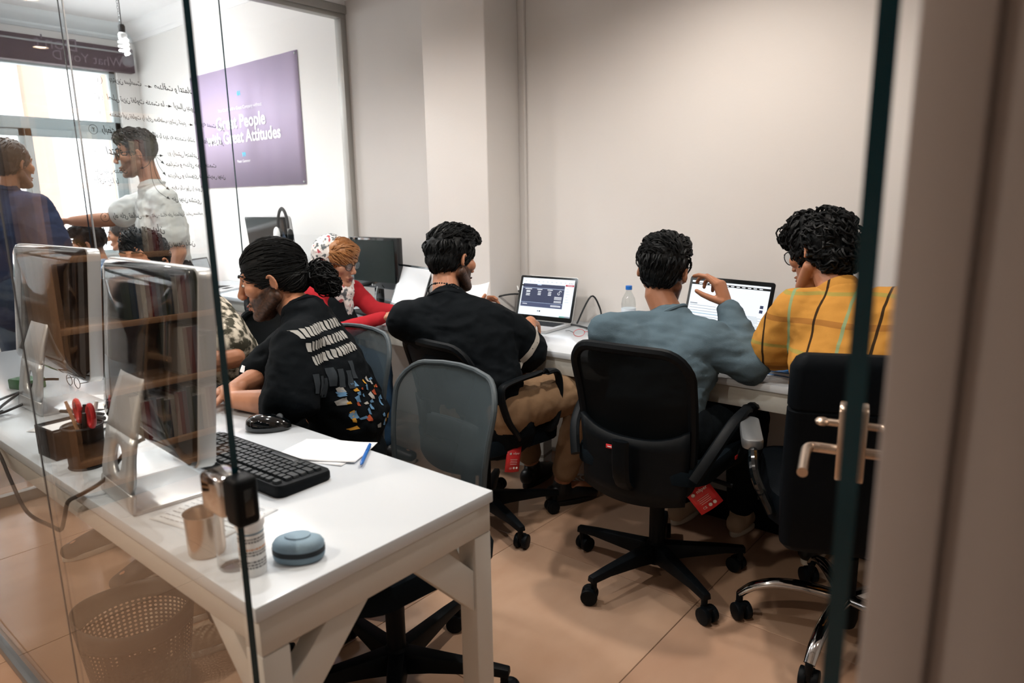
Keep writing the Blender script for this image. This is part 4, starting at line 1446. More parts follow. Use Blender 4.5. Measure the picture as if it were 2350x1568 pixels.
def binwall(z0, z1, nz, m, name, uv):
    n = 48
    vs, uvs = [], []
    for j in range(nz + 1):
        z = z0 + (z1 - z0) * j / nz
        rr = .112 + .036 * z / .31
        for i in range(n + 1):
            a = 2 * PI * i / n
            top = .028 * (1 + math.cos(2 * a)) / 2 if j == nz and z1 > .29 else 0
            vs.append((rr * math.cos(a), rr * math.sin(a), z + top))
            uvs.append((i / n * 60, z / .014 + (.5 if False else 0), 0))
    fs = [(j * (n + 1) + i, j * (n + 1) + i + 1, (j + 1) * (n + 1) + i + 1, (j + 1) * (n + 1) + i) for j in range(nz) for i in range(n)
          if not (z1 > .29 and j == nz - 2 and i % 24 in (0, 1, 22, 23))]
    me = bpy.data.meshes.new(name)
    me.from_pydata(vs, [], fs)
    at = me.attributes.new('uvw', 'FLOAT_VECTOR', 'POINT')
    at.data.foreach_set('vector', [c for u in uvs for c in u])
    me.shade_smooth()
    o = place(name, me, m, t)
    return o
binwall(.045, .255, 8, 'bin_holes', 'perforated_wall', 1)
binwall(.0, .05, 2, 'bin', 'base_band', 0)
o = binwall(.25, .31, 4, 'bin', 'rim', 0)
o.modifiers.new('thick', 'SOLIDIFY').thickness = .004
M().lathe([(.001, 0), (.112, 0), (.112, .004), (.001, .004)], n=32).obj('floor_plate', 'bin', t)

t = thing('carton', 'small grey carton under the wall table', 'box', (-2.06, 2.62, 0), rad(12))
M().b2((-.09, -.05, 0), (.09, .05, .14)).obj('box', 'paper_grey', t, .003)
M().b2((-.091, -.051, .06), (.091, .051, .075)).obj('tape', 'silver_dark', t)
for i in range(4):
    cable('floor_cable', ['white cable coil on the floor, widest loop', 'white cable coil on the floor, second loop', 'white cable coil on the floor, third loop', 'white cable coil on the floor, tightest loop'][i],
          [(-1.70 + (.10 - .015 * i) * math.cos(a * .62) + .012 * i, 2.60 + (.055 - .006 * i) * math.sin(a * .62), .006 + .006 * i + .02 * (a == 11)) for a in range(12)], .0035, 'white')['group'] = 'loops of white floor cable'
t = thing('power_strip', 'black power strip on the floor under the wall table', 'power strip', (-1.52, 2.66, 0), rad(6))
M().b2((-.15, -.028, 0), (.15, .028, .04)).obj('housing', 'black_plastic', t, .005)
for i in range(4):
    M().lathe([(.001, .04), (.018, .04), (.018, .0415), (.001, .0415)], n=16).obj('socket', 'black', t, X=T(-.1 + .065 * i, 0, 0))

# ================================================================== corridor bookcase (mirrored in the computers)
t = thing('bookcase', 'brown wooden bookcase in the corridor', 'bookcase', (-3.56, -.80, 0))
BW, BD, BH = .74, .30, 1.72
for y in (0, BW - .03):
    M().b2((0, y, .08), (BD, y + .03, BH)).obj('side_panel', 'wood_light', t, .002)
M().b2((0, 0, .08), (.012, BW, BH)).obj('back_panel', 'wood', t)
shz = (.08, .20, .49, .79, 1.09, 1.39, 1.69)
for z in shz:
    M().b2((.012, .03, z), (BD - .004, BW - .03, z + .025)).obj('shelf', 'wood_light', t, .002)
M().b2((.02, .0, 0), (BD - .03, BW, .08)).obj('plinth', 'black_plastic', t)
mat('book_a', '#8a97a5', .6); mat('book_b', '#7c2f35', .6); mat('book_c', '#d8d3c6', .6); mat('book_d', '#2d4456', .6); mat('book_e', '#3d4a3a', .6)
r = random.Random(11)
ORD = ('first', 'second', 'third', 'fourth', 'fifth', 'sixth', 'seventh', 'eighth', 'ninth', 'tenth', 'eleventh', 'twelfth', 'thirteenth', 'fourteenth', 'fifteenth', 'sixteenth', 'seventeenth', 'eighteenth', 'nineteenth', 'twentieth')
nb = 0
for si, z in enumerate(shz[:-1]):
    y = .05
    ns = 0
    lim = (.0, .45, .2, .42, .35, .5)[si]
    while y < lim:
        wd, hh, dp = r.uniform(.02, .045), r.uniform(.17, .24), r.uniform(.16, .22)
        bk = thing('book', '%s book, %s from the left on the %s shelf of the corridor bookcase' % (('blue grey', 'maroon', 'cream', 'navy', 'olive')[nb % 5], ORD[ns], ('lowest', 'second', 'third', 'fourth', 'fifth', 'sixth')[si]), 'book', (-3.56 + BD - .03 - dp / 2, -.80 + y + wd / 2, z + .025), 0, 'books in the corridor bookcase')
        M().b2((-dp / 2, -wd / 2, 0), (dp / 2, wd / 2, hh)).obj('cover', 'book_' + 'abcde'[nb % 5], bk, .002)
        M().b2((-dp / 2 - .0005, -wd / 2 + .003, .004), (dp / 2 - .006, wd / 2 - .003, hh + .0005)).obj('pages', 'paper', bk)
        y += wd + .002
        nb += 1
        ns += 1

# ================================================================== people
mat('skin', '#b27c5e', .5, var=(14, '#a46e50', .3), bump=(220, .06))
mat('skin_pale', '#bd8a70', .5, var=(14, '#b17c60', .3), bump=(220, .06))
mat('hair_black', '#0d0f10', .55, bump=((160, 160, 40), .5), spec=.22)
mat('hair_brown', '#2b2019', .45, bump=((160, 160, 40), .5), spec=.4)
mat('hair_grey', '#3a3431', .5, bump=((160, 160, 40), .5), spec=.4)
mat('hair_blonde', '#a8774a', .45, var=((90, 90, 20), '#8a5a34', .3), bump=((160, 160, 40), .5))
mat('beard', '#17120f', .8, bump=(420, .6))
mat('stubble', '#4a3428', .8, bump=(420, .4))
mat('lips', '#8f4f48', .45)
mat('lips_dark', '#5f2228', .4)
mat('eye_white', '#d9d4cc', .25)
mat('eye_dark', '#120c09', .15)
mat('tee_black', '#080d11', .85, bump=(320, .12), spec=.12)
mat('tee_navy', '#23324e', .85, bump=(320, .12), var=(9, '#2d3d5c', .3), spec=.12)
mat('tee_white', '#d9dbd9', .85, bump=(320, .12), spec=.12)
mat('sweater', '#566872', .9, bump=(320, .2), var=(7, '#4c5d67', .3), spec=.12)
mat('khaki', '#90755a', .85, bump=(300, .15), var=(8, '#826850', .3), spec=.12)
mat('jeans', '#27405a', .9, bump=(300, .2), spec=.12)
mat('dark_trousers', '#0c1216', .9, bump=(300, .15), spec=.12)
mat('red_top', '#a5262e', .85, bump=(300, .15), spec=.12)
mat('dark_vest', '#151a1d', .85, spec=.12)
mat('shoe_black', '#0c0e10', .4)
mat('shoe_beige', '#b09a82', .7)
mat('shoe_brown', '#3c322c', .7)
mat('sole', '#c9c0b2', .7)
mat('camo', '#b8b0a0', .9, var=(26, '#3c3a30', .06), spec=.12)
mat('plaid_blue', '#aebfd0', .9, var=((30, 30, 4), '#5f7391', .1), spec=.12)
mat('scarf', '#d8d4d0', .85, var=(34, '#b23a44', .035), bump=(120, .2))
# scarf print: grey leaves and red flowers on white
nt = MATS['scarf'].node_tree
rp = [n for n in nt.nodes if n.type == 'VALTORGB'][0].color_ramp
rp.elements[0].position = .42
rp.elements[0].color = (*lin('#5d6468'), 1)
rp.elements[1].position = .47
rp.elements[1].color = (*lin('#dcd8d4'), 1)
e = rp.elements.new(.60)
e.color = (*lin('#dcd8d4'), 1)
e = rp.elements.new(.64)
e.color = (*lin('#a8434c'), 1)

mat('skin_olive', '#a87355', .5, var=(14, '#9a664a', .3), bump=(220, .06))
for k_ in ('skin', 'skin_pale', 'skin_olive'):
    nt = MATS[k_].node_tree
    b = nt.nodes['Principled BSDF']
    src = b.inputs['Base Color'].links[0].from_socket
    at = nt.nodes.new('ShaderNodeAttribute')
    at.attribute_name = 'whiskers'
    mx = nt.nodes.new('ShaderNodeMix')
    mx.data_type = 'RGBA'
    nt.links.new(at.outputs['Fac'], mx.inputs[0])
    nt.links.new(src, mx.inputs[6])
    mx.inputs[7].default_value = (*lin('#0c0a09'), 1)
    nt.links.new(mx.outputs[2], b.inputs['Base Color'])
def ss(a, b, x):
    t = max(0, min(1, (x - a) / (b - a)))
    return t * t * (3 - 2 * t)
def whisker_mask(p, full, scalp):
    x, y, z = abs(p.x), p.y, p.z
    if x > .0765 or z > .2 or z < -.16:
        return 0, 0
    up = -.004 - .50 * max(0, y)
    j = ss(up + .007, up - .007, z) * ss(-.032, -.012, y) * ss(-.132, -.116, z)
    if x < .021 and -.0765 < z < -.0515 and y > .07:
        j = 0
    if x < .031 and -.0505 < z < -.037 and y > .08:
        j = max(j, .85 * ss(.031, .024, x))
    j *= full
    sc = 0
    if scalp:
        sc = max(ss(-.058, -.028, z) * ss(-.01, -.04, y), ss(-.012, .012, z) * ss(.05, .035, y) * ss(.04, .055, x), ss(.066, .08, z) * .9) * scalp
    return j, sc

def stripes_mat(name, base, bands):
    """plaid: bands = (axis, period, offset, width, colour)"""
    m = mat(name, base, .85, bump=(320, .12), spec=.1)
    nt = m.node_tree
    b = nt.nodes['Principled BSDF']
    tc = nt.nodes.new('ShaderNodeTexCoord')
    sp = nt.nodes.new('ShaderNodeSeparateXYZ')
    nz = nt.nodes.new('ShaderNodeTexNoise')
    nz.inputs['Scale'].default_value = 6
    ad = nt.nodes.new('ShaderNodeVectorMath')
    ad.operation = 'MULTIPLY_ADD'
    ad.inputs[1].default_value = (.02, .02, .02)
    nt.links.new(tc.outputs['Object'], nz.inputs['Vector'])
    nt.links.new(nz.outputs['Color'], ad.inputs[0])
    nt.links.new(tc.outputs['Object'], ad.inputs[2])
    nt.links.new(ad.outputs[0], sp.inputs[0])
    prev = None
    for ax, per, off, wd, col, op in bands:
        a = nt.nodes.new('ShaderNodeMath')
        a.operation = 'MULTIPLY_ADD'
        a.inputs[1].default_value = 1 / per
        a.inputs[2].default_value = off
        f = nt.nodes.new('ShaderNodeMath')
        f.operation = 'FRACT'
        l = nt.nodes.new('ShaderNodeMath')
        l.operation = 'LESS_THAN'
        l.inputs[1].default_value = wd / per
        o = nt.nodes.new('ShaderNodeMath')
        o.operation = 'MULTIPLY'
        o.inputs[1].default_value = op
        mx = nt.nodes.new('ShaderNodeMix')
        mx.data_type = 'RGBA'
        nt.links.new(sp.outputs[ax], a.inputs[0])
        nt.links.new(a.outputs[0], f.inputs[0])
        nt.links.new(f.outputs[0], l.inputs[0])
        nt.links.new(l.outputs[0], o.inputs[0])
        nt.links.new(o.outputs[0], mx.inputs[0])
        if prev is None:
            mx.inputs[6].default_value = (*lin(base), 1)
        else:
            nt.links.new(prev, mx.inputs[6])
        mx.inputs[7].default_value = (*lin(col), 1)
        prev = mx.outputs[2]
    nt.links.new(prev, b.inputs['Base Color'])
    return m
stripes_mat('plaid_yellow', '#b5823c', [
    (2, .165, .25, .016, '#8a5a2c', .7), (2, .165, .75, .010, '#7d8a4a', .6),
    (0, .165, .55, .0075, '#1d1712', .95), (0, .165, .05, .009, '#6f9a78', .75)])

def remeshed(m, voxel, smooth=4, ratio=None, fac=.5):
    me = m.mesh('tmp')
    o = bpy.data.objects.new('tmp', me)
    COL.objects.link(o)
    r = o.modifiers.new('r', 'REMESH')
    r.mode = 'VOXEL'
    r.voxel_size = voxel
    if smooth:
        s = o.modifiers.new('s', 'SMOOTH')
        s.factor = fac
        s.iterations = smooth
    if ratio:
        d = o.modifiers.new('d', 'DECIMATE')
        d.ratio = ratio
    dg = bpy.context.evaluated_depsgraph_get()
    out = bpy.data.meshes.new_from_object(o.evaluated_get(dg))
    bpy.data.objects.remove(o)
    bpy.data.meshes.remove(me)
    out.shade_smooth()
    return out
def wrinkle(me, amp, freq, seed=0, stretch=(1, 1, 1)):
    off = V((seed * 3.1, seed * 1.7, seed * 5.3))
    ns = [v.normal.copy() for v in me.vertices]
    for v, n in zip(me.vertices, ns):
        p = V((v.co.x * stretch[0], v.co.y * stretch[1], v.co.z * stretch[2])) * freq + off
        a = noise.noise(p)
        b = 1 - abs(noise.noise(p * 1.9 + V((7, 3, 1)))) * 2
        c = 1 - abs(noise.noise(p * 3.7 + V((2, 9, 4)))) * 2
        v.co += n * amp * (a * .6 + b * .5 + c * .22)
    me.update()
    return me

def head_shape(m, hm, s, ears=True, jaw=1., brow=1.):
    def P(*a):
        return hm @ (V(a) * s)
    R = hm.to_3x3()
    xs = R @ V((1, 0, 0))
    def ell(c, r):
        m.ell((0, 0, 0), (r[0] * s, r[1] * s, r[2] * s), nu=20, nv=14, X=Matrix.Translation(P(*c)) @ R.to_4x4())
    ell((0, -.012, .032), (.075, .095, .088))
    m.limb([P(0, .03, .04), P(0, .037, -.03), P(0, .05, -.08)], [(.063 * s, .05 * s), (.056 * jaw * s, .048 * s), (.036 * jaw * s, .036 * s)], xs)
    ell((0, .073, -.096), (.024 * jaw, .018, .017))
    for q in (-1, 1):
        m.limb([P(q * .052 * jaw, -.002, -.045), P(q * .022 * jaw, .066, -.094)], [.021 * s, .018 * s], xs)
        ell((q * .044, .058, -.012), (.022, .024, .024))
        ell((q * .031, .070, .010), (.015, .013, .012))
        ell((q * .011, .101, -.029), (.0085, .010, .0075))
        if ears:
            X = Matrix.Translation(P(q * .0775, -.014, -.003)) @ R.to_4x4() @ RZ(q * 22) @ RX(-12)
            m.ell((0, 0, 0), (.005 * s, .0125 * s, .023 * s), X=X)
            m.tube([X @ V((q * .008 * s, -.001 * s - .0125 * s * math.cos(a), .0235 * s * math.sin(a))) for a in [rad(-85 + 22 * i) for i in range(11)]], .0046 * s, 6)
    m.limb([P(0, .084, .026), P(0, .098, -.006), P(0, .1065, -.022)], [.0095 * s, .0105 * s, .0122 * s], xs)
    m.limb([P(-.037, .074, .034), P(0, .085 * 1.0, .033), P(.037, .074, .034)], [.010 * s * brow] * 3, xs)
    ell((0, .087, -.057), (.025, .0105, .0065))
    ell((0, .085, -.068), (.021, .0105, .0075))

def hand_shape(m, wr, d, n, side, curls, spread=.12, s=1., thumb=(.75, .35), bend=0.):
    d = V(d).normalized()
    n = V(n)
    n = (n - d * n.dot(d)).normalized()
    lat = d.cross(n) * side
    wr = V(wr)
    m.limb([wr - d * .02 * s, wr + d * .045 * s, wr + d * .086 * s], [(.026 * s, .019 * s), (.037 * s, .0155 * s), (.039 * s, .0125 * s)], lat)
    for i in range(4):
        la = (.0295, .0100, -.0100, -.0285)[i]
        b = wr + d * (.086, .091, .087, .077)[i] * s + lat * la * s
        ln = ((.042, .026, .020), (.046, .029, .021), (.043, .027, .020), (.033, .021, .018))[i]
        c = curls[i]
        dd = (d + lat * spread * (1.2, .3, -.5, -1.3)[i]).normalized()
        pts, a = [b], 0
        for j in range(3):
            a += c * (.9, 1.15, .8)[j]
            pts.append(pts[-1] + (dd * math.cos(a) + n * math.sin(a)) * ln[j] * s)
        m.limb(pts, [.0098 * s, .0088 * s, .0080 * s, .0068 * s], lat, n=10)
    b = wr + d * .022 * s + lat * .024 * s
    td = (d * .7 + lat * thumb[0] + n * thumb[1]).normalized()
    p1 = b + td * .038 * s
    td2 = (td + d * .25 + n * .15).normalized()
    p2 = p1 + td2 * .032 * s
    p3 = p2 + (td2 + d * .25).normalized() * .024 * s
    m.limb([b, p1, p2, p3], [.014 * s, .0115 * s, .0098 * s, .0078 * s], n)

def grow_locks(hm, s, base_me, count, length, flow, width=.004, lift=.003, curl=.0, seed=1, region=None, segs=5):
    """tapered strands that hug the hair volume; coordinates in world, flow given in head space"""
    r = random.Random(seed)
    bm = bmesh.new()
    bm.from_mesh(base_me)
    bvh = BVHTree.FromBMesh(bm)
    bm.free()
    inv = hm.inverted()
    R = hm.to_3x3()
    g = M()
    n = len(base_me.vertices)
    done = tries = 0
    while done < count and tries < count * 8:
        tries += 1
        v = base_me.vertices[r.randrange(n)]
        hl = (inv @ v.co) / s
        if region and not region(hl):
            continue
        p = v.co.copy()
        nn = v.normal.copy()
        pts, ws = [], []
        L = length * r.uniform(.6, 1.3) * s
        ph = r.uniform(0, 6.28)
        jit = V((r.uniform(-.35, .35), r.uniform(-.35, .35), r.uniform(-.35, .35)))
        for k in range(segs + 1):
            f = k / segs
            pts.append(p + nn * (lift * s * (.4 + 1.6 * math.sin(f * PI) + f * .8)))
            ws.append(width * s * (1.15 - f) ** .7 * r.uniform(.85, 1.1))
            hl = (inv @ p) / s
            fl = R @ (flow(hl) + jit * .5)
            fl = fl - nn * fl.dot(nn)
            if fl.length < 1e-5:
                break
            fl.normalize()
            if curl:
                sd = nn.cross(fl)
                fl = (fl + sd * curl * math.sin(ph + f * 5) + nn * curl * .5 * math.cos(ph + f * 5)).normalized()
            p = p + fl * L / segs
            loc, nrm, _, _ = bvh.find_nearest(p)
            if loc:
                p = loc.lerp(p, .35 + (.4 if curl else 0))
                nn = nrm
        if len(pts) == segs + 1:
            g.tube(pts, ws, 4)
            done += 1
    return g

def person(label, base, skin, head, J, top, bottom=None, shoes=None, hands={}, voxel=.0035, ratio=.4, hair=None, beard=None, arms=1., ears=True, face=True, headscale=1., body=1., scalp=.85):
    base = V((*base, 0))
    root = thing('person', label, 'person', base)
    J = {k: V(v) for k, v in J.items()}
    hc, hf, hu = V(head[0]), V(head[1]).normalized(), V(head[2])
    hr = hf.cross(hu).normalized()
    hu = hr.cross(hf)
    hm = Matrix.Translation(hc) @ Matrix((hr, hf, hu)).transposed().to_4x4()
    s = headscale
    sax = (J['shR'] - J['shL']).normalized()
    pax = V(J.get('hipaxis', sax)).normalized()
    out = {'root': root, 'hm': hm}
    def put(name, me, m, lab=None):
        me.transform(Matrix.Translation(-base))
        o = place(name, me, m, root, label=lab)
        out[name] = o
        return o
    # ---- one continuous body
    m = M()
    head_shape(m, hm, s, ears)
    nb = J['neck']
    m.limb([hm @ V((0, -.028 * s, -.03 * s)), hm @ V((0, -.03 * s, -.075 * s)), nb, nb.lerp(J['chest'], .4)], [.049 * s, .049 * s, .056, .055], sax)
    chest, pel = J['chest'], J['pel']
    m.limb([nb.lerp(chest, .5), chest, pel.lerp(chest, .4), pel], [(.09, .055), (.12, .07), (.11, .075), (.12, .08)], [sax, sax, pax, pax])
    for q in 'LR':
        sh, el, wr = J['sh' + q], J['el' + q], J['wr' + q]
        m.limb([nb.lerp(sh, .45) - V((0, 0, .02)), sh], [.04, .045], (0, 0, 1))
        m.limb([sh, sh.lerp(el, .5), el], [.05 * arms, .047 * arms, .040 * arms], (0, 0, 1))
        m.limb([el, el.lerp(wr, .3), wr], [.040 * arms, .041 * arms, .0265 * arms], (0, 0, 1))
        h = hands.get(q)
        if h:
            hand_shape(m, wr, h[0], h[1], h[2], h[3], *h[4:])
        else:
            d = (wr - el).normalized()
            hand_shape(m, wr, d, V((0, 0, -1)), 1 if q == 'R' else -1, (.35, .35, .4, .45))
    legs = {}
    for q, sg in (('L', -1), ('R', 1)):
        hip = J.get('hip' + q, pel + pax * sg * .09)
        kn, an = J.get('kn' + q), J.get('an' + q)
        legs[q] = (hip, kn, an)
        m.limb([hip, kn], [.075, .05], (0, 0, 1))
        m.limb([kn, kn.lerp(an, .35), an], [.05, .05, .036], (0, 0, 1))
        td = V(J.get('toe' + q, J['fdir'])).normalized()
        m.limb([an - V((0, 0, .03)), an + td * .13 - V((0, 0, .05))], [.033, .028], (0, 0, 1))
    me = remeshed(m, voxel, 3, ratio)
    full = {'beard': .93, 'stubble': .55}.get(beard, 0)
    inv = hm.inverted()
    ns = [v.normal.copy() for v in me.vertices]
    vals = []
    for v, n_ in zip(me.vertices, ns):
        p = (inv @ v.co) / s
        if p.length > .2:
            vals.append(0.)
            continue
        j, sc = whisker_mask(p, full, scalp)
        f_ = noise.noise(v.co * 190) * .5 + .5
        vals.append(max(j * (.75 + .35 * f_), sc))
        if beard == 'beard' and j > .1:
            v.co += n_ * (.0032 * j * (.6 + .8 * f_)) * s
    at = me.attributes.new('whiskers', 'FLOAT', 'POINT')
    at.data.foreach_set('value', vals)
    me.update()
    put('body', me, skin)
    # ---- clothes
    k = body
    tm = M()
    low = pel + (pel - chest).normalized() * top.get('drop', .03)
    mid = pel.lerp(chest, .5) + top.get('bow', V((0, 0, 0)))
    wn = top.get('neck', .072)
    tm.limb([low, pel, mid, chest, chest.lerp(nb, .62), nb.lerp(chest, .05)],
            [(.165 * k, .125 * k), (.17 * k, .13 * k), (.163 * k, .122 * k), (.182 * k, .128 * k), (.145 * k, .1 * k), (wn, wn * .95)], [pax, pax, pax.lerp(sax, .5), sax, sax, sax])
    sl = top['sleeve']
    for q in 'LR':
        sh, el, wr = J['sh' + q], J['el' + q], J['wr' + q]
        tm.limb([nb.lerp(chest, .18), nb.lerp(sh, .55) - V((0, 0, .012)), sh], [.062 * k, .064 * k, .066 * k], sax)
        tm.limb([chest.lerp(sh, .35), chest.lerp(sh, .9)], [.10 * k, .072 * k], sax)
        ru = top.get('ru', .067) * arms
        if sl == 'long':
            cu = top.get('cuff' + q, .96)
            tm.limb([sh, sh.lerp(el, .5), el], [ru, ru * .92, ru * .84], (0, 0, 1))
            tm.limb([el, el.lerp(wr, .4), el.lerp(wr, cu)], [ru * .84, ru * .8, ru * .56], (0, 0, 1))
        else:
            f = sl if isinstance(sl, float) else .72
            flare = top.get('flare', 1.0)
            if f <= 1:
                tm.limb([sh, sh.lerp(el, f * .5), sh.lerp(el, f)], [ru, ru * .98 * flare, ru * flare], (0, 0, 1))
            else:
                tm.limb([sh, sh.lerp(el, .5), el, el.lerp(wr, f - 1)], [ru, ru * flare, ru * 1.02 * flare, ru * .95 * flare], (0, 0, 1))
    for extra in top.get('extra', []):
        tm.limb(*extra)
    me = remeshed(tm, top.get('voxel', .009), 5)
    wrinkle(me, top.get('amp', .006), top.get('freq', 9), top.get('seed', 1), top.get('stretch', (1, 1, 1.6)))
    out['top_world'] = me.copy()
    put(top.get('name', 'shirt'), me, top['mat'])
    if bottom:
        bmn = M()
        bmn.limb([pel - pax * .06, pel + pax * .06], [(.145, .14), (.145, .14)], (0, 0, 1))
        for q in 'LR':
            hip, kn, an = legs[q]
            bmn.limb([hip, hip.lerp(kn, .5), kn], [.105, .092, .072], (0, 0, 1))
            e = bottom.get('end', .92)
            bmn.limb([kn, kn.lerp(an, .5), kn.lerp(an, e)], [.072, .066, bottom.get('hem', .055)], (0, 0, 1))
        me = remeshed(bmn, .01, 5)
        wrinkle(me, .006, 11, 5)
        put('trousers', me, bottom['mat'])
    if shoes:
        for q in 'LR':
            an = legs[q][2]
            td = V(J.get('toe' + q, J['fdir'])).normalized()
            sd = td.cross(V((0, 0, 1)))
            f0 = V((an.x, an.y, 0))
            sm_ = M()
            sm_.limb([f0 - td * .045 + V((0, 0, .05)), f0 + td * .06 + V((0, 0, .045)), f0 + td * .15 + V((0, 0, .034))], [(.037, .042), (.042, .042), (.04, .028)], sd)
            sm_.limb([f0 + V((0, 0, .06)), f0 + V((0, 0, .095))], [.043, .04], sd)
            me = remeshed(sm_, .007, 3)
            so = put('shoe', me, shoes[0])
            so_ = M()
            oln = [(f0 + td * (-.05 - .037) * 1 + td * 0)]
            pts = []
            for a in range(28):
                t_ = 2 * PI * a / 28
                y = .125 * math.cos(t_)
                x = .040 * math.sin(t_) * (1 + .12 * math.cos(t_))
                pts.append(f0 + td * (y + .05) + sd * x)
            so_.rings([[p + V((0, 0, z)) for p in pts] for z in (.001, .022)])
            me2 = so_.mesh('sole', .003, 2)
            me2.transform(Matrix.Translation(-base))
            place('sole', me2, shoes[1], so)
    # ---- face
    def P(*a):
        return hm @ (V(a) * s)
    R4 = hm.to_3x3().to_4x4()
    def part(name, gm, m_, lab=None):
        me = gm.mesh(name)
        return put(name, me, m_, lab)
    if face:
        for q in (-1, 1):
            g = M().ell((0, 0, 0), (.0125 * s, .009 * s, .0055 * s), 0, 14, 8, Matrix.Translation(P(q * .031, .0775, .008)) @ R4)
            g.ell((0, 0, 0), (.0052 * s, .004 * s, .0053 * s), 1, 10, 8, Matrix.Translation(P(q * .031, .0845, .008)) @ R4)
            part('eye', g, ['eye_white', 'eye_dark'])
            part('eyebrow', M().limb([P(q * .014, .0915, .036), P(q * .032, .085, .040), P(q * .048, .072, .036)], [.0036 * s, .004 * s, .0026 * s], hr), head[3] if len(head) > 3 else 'hair_black')
        part('lips', M().ell((0, 0, 0), (.021 * s, .007 * s, .0045 * s), 0, 14, 8, Matrix.Translation(P(0, .0935, -.0575)) @ R4).ell((0, 0, 0), (.018 * s, .007 * s, .0055 * s), 0, 14, 8, Matrix.Translation(P(0, .0915, -.0685)) @ R4),
             head[4] if len(head) > 4 else 'lips')
    if hair:
        hmn = M()
        for c, r_ in hair['vol']:
            hmn.ell((0, 0, 0), tuple(x * s for x in r_), 0, 24, 16, Matrix.Translation(P(*c)) @ R4)
        me = remeshed(hmn, hair.get('voxel', .006), 3)
        wrinkle(me, hair.get('amp', .004), hair.get('freq', 45), 2)
        hmat = hair['mat']
        lk = M()
        for kw in hair.get('locks', []):
            g = grow_locks(hm, s, me, **kw)
            lk.add(g.v, g.f)
        if lk.v:
            ml = lk.mesh('locks', angle=80)
            bm = bmesh.new()
            bm.from_mesh(me)
            bm.from_mesh(ml)
            bm.to_mesh(me)
            bm.free()
            me.shade_smooth()
        put('hair', me, hmat)
    return out

CAP = [((0, -.018, .042), (.0825, .098, .089))]
NAPE = [((0, -.046, .0), (.069, .064, .062))]
down = lambda p: V((p.x * 1.5, -.35, -1)) if p.z < .06 else V((p.x * 2, -.8 if p.y < 0 else -.5, -.5))
def fwdflow(p):
    return V((p.x * 3, .9, .1)) if p.z > .05 else V((0, -.25, -1))

# ------------------------------------------------ man with the ponytail
P1 = person('man in black printed T-shirt with a tied back ponytail and beard', (-1.85, 1.25), 'skin',
    ((-1.95, 1.185, 1.085), (-.64, -.72, -.24), (-.12, -.12, 1), 'hair_black'),
    dict(pel=(-1.80, 1.27, .53), chest=(-1.80, 1.24, .80), neck=(-1.835, 1.215, .972), shL=(-1.735, 1.115, .915), shR=(-1.955, 1.315, .915),
         elL=(-1.675, 1.045, .765), wrL=(-1.885, .985, .757), elR=(-2.06, 1.20, .765), wrR=(-1.965, 1.035, .765),
         knL=(-1.84, .87, .50), knR=(-2.05, .88, .50), anL=(-1.90, .90, .09), anR=(-2.10, .93, .09), hipaxis=(-1, .35, 0), fdir=(-.3, -1, 0), toeL=(-.4, -1, 0), toeR=(-.35, -1, 0)),
    dict(mat='tee_black', sleeve=1.12, drop=.05, bow=V((.05, .035, 0)), ru=.072, flare=1.08, amp=.011, freq=8, seed=3, neck=.082),
    dict(mat='dark_trousers'), ('shoe_beige', 'sole'),
    dict(L=((-.85, .45, .12), (-.2, -.3, -1), -1, (.35, .4, .45, .5)), R=((-.3, -.85, -.1), (.3, .2, -1), 1, (.5, .55, .6, .6))),
    hair=dict(mat='hair_black', vol=[((0, -.016, .040), (.080, .099, .088)), ((0, -.06, 0.0), (.062, .05, .06)), ((0, -.140, -.028), (.036, .034, .040)), ((.0, -.108, -.012), (.025, .03, .025)), ((0, -.156, -.052), (.028, .026, .034))],
              amp=.002, locks=[dict(count=420, length=.09, flow=lambda p: V((0, -1, -.12 if p.z > 0 else .3)), width=.0028, lift=.0015, seed=4, region=lambda p: p.y > -.11),
                               dict(count=170, length=.05, flow=lambda p: V((p.x * 8, -.5, p.z * 10 - .2)), width=.003, lift=.006, curl=1.0, seed=5, region=lambda p: p.y < -.115)]),
    beard='beard')
# ------------------------------------------------ man in the camouflage shirt behind the nearest computer
P2 = person('dark haired man in camouflage shirt bowed behind the computer', (-2.68, 1.36), 'skin',
    ((-2.875, 1.185, 1.095), (.60, -.79, .13), (-.08, .1, 1), 'hair_black'),
    dict(pel=(-2.66, 1.42, .53), chest=(-2.68, 1.32, .80), neck=(-2.78, 1.24, .98), shL=(-2.555, 1.285, .915), shR=(-2.89, 1.19, .93),
         elL=(-2.305, 1.22, .785), wrL=(-2.40, 1.01, .76), elR=(-2.95, 1.02, .765), wrR=(-2.865, 1.03, .915),
         knL=(-2.55, 1.0, .5), knR=(-2.80, 1.0, .5), anL=(-2.50, .95, .09), anR=(-2.86, .93, .09), fdir=(.1, -1, 0), hipaxis=(-1, 0, 0), toeL=(.25, -1, 0), toeR=(.0, -1, 0)),
    dict(mat='camo', sleeve=.78, ru=.074, flare=1.1, bow=V((0, .03, 0))), dict(mat='dark_trousers'), ('shoe_brown', 'sole'),
    dict(R=((-.1, 0, 1), (.6, -.5, 0), 1, (.6, .7, .8, .9))),
    hair=dict(mat='hair_black', vol=CAP + [((0, .002, .090), (.066, .078, .044))], locks=[dict(count=260, length=.035, flow=lambda p: V((.4, -.5, .4)), width=.004, lift=.003, curl=.3, seed=6, region=lambda p: p.z > .05 or p.y < 0)]), beard='stubble')
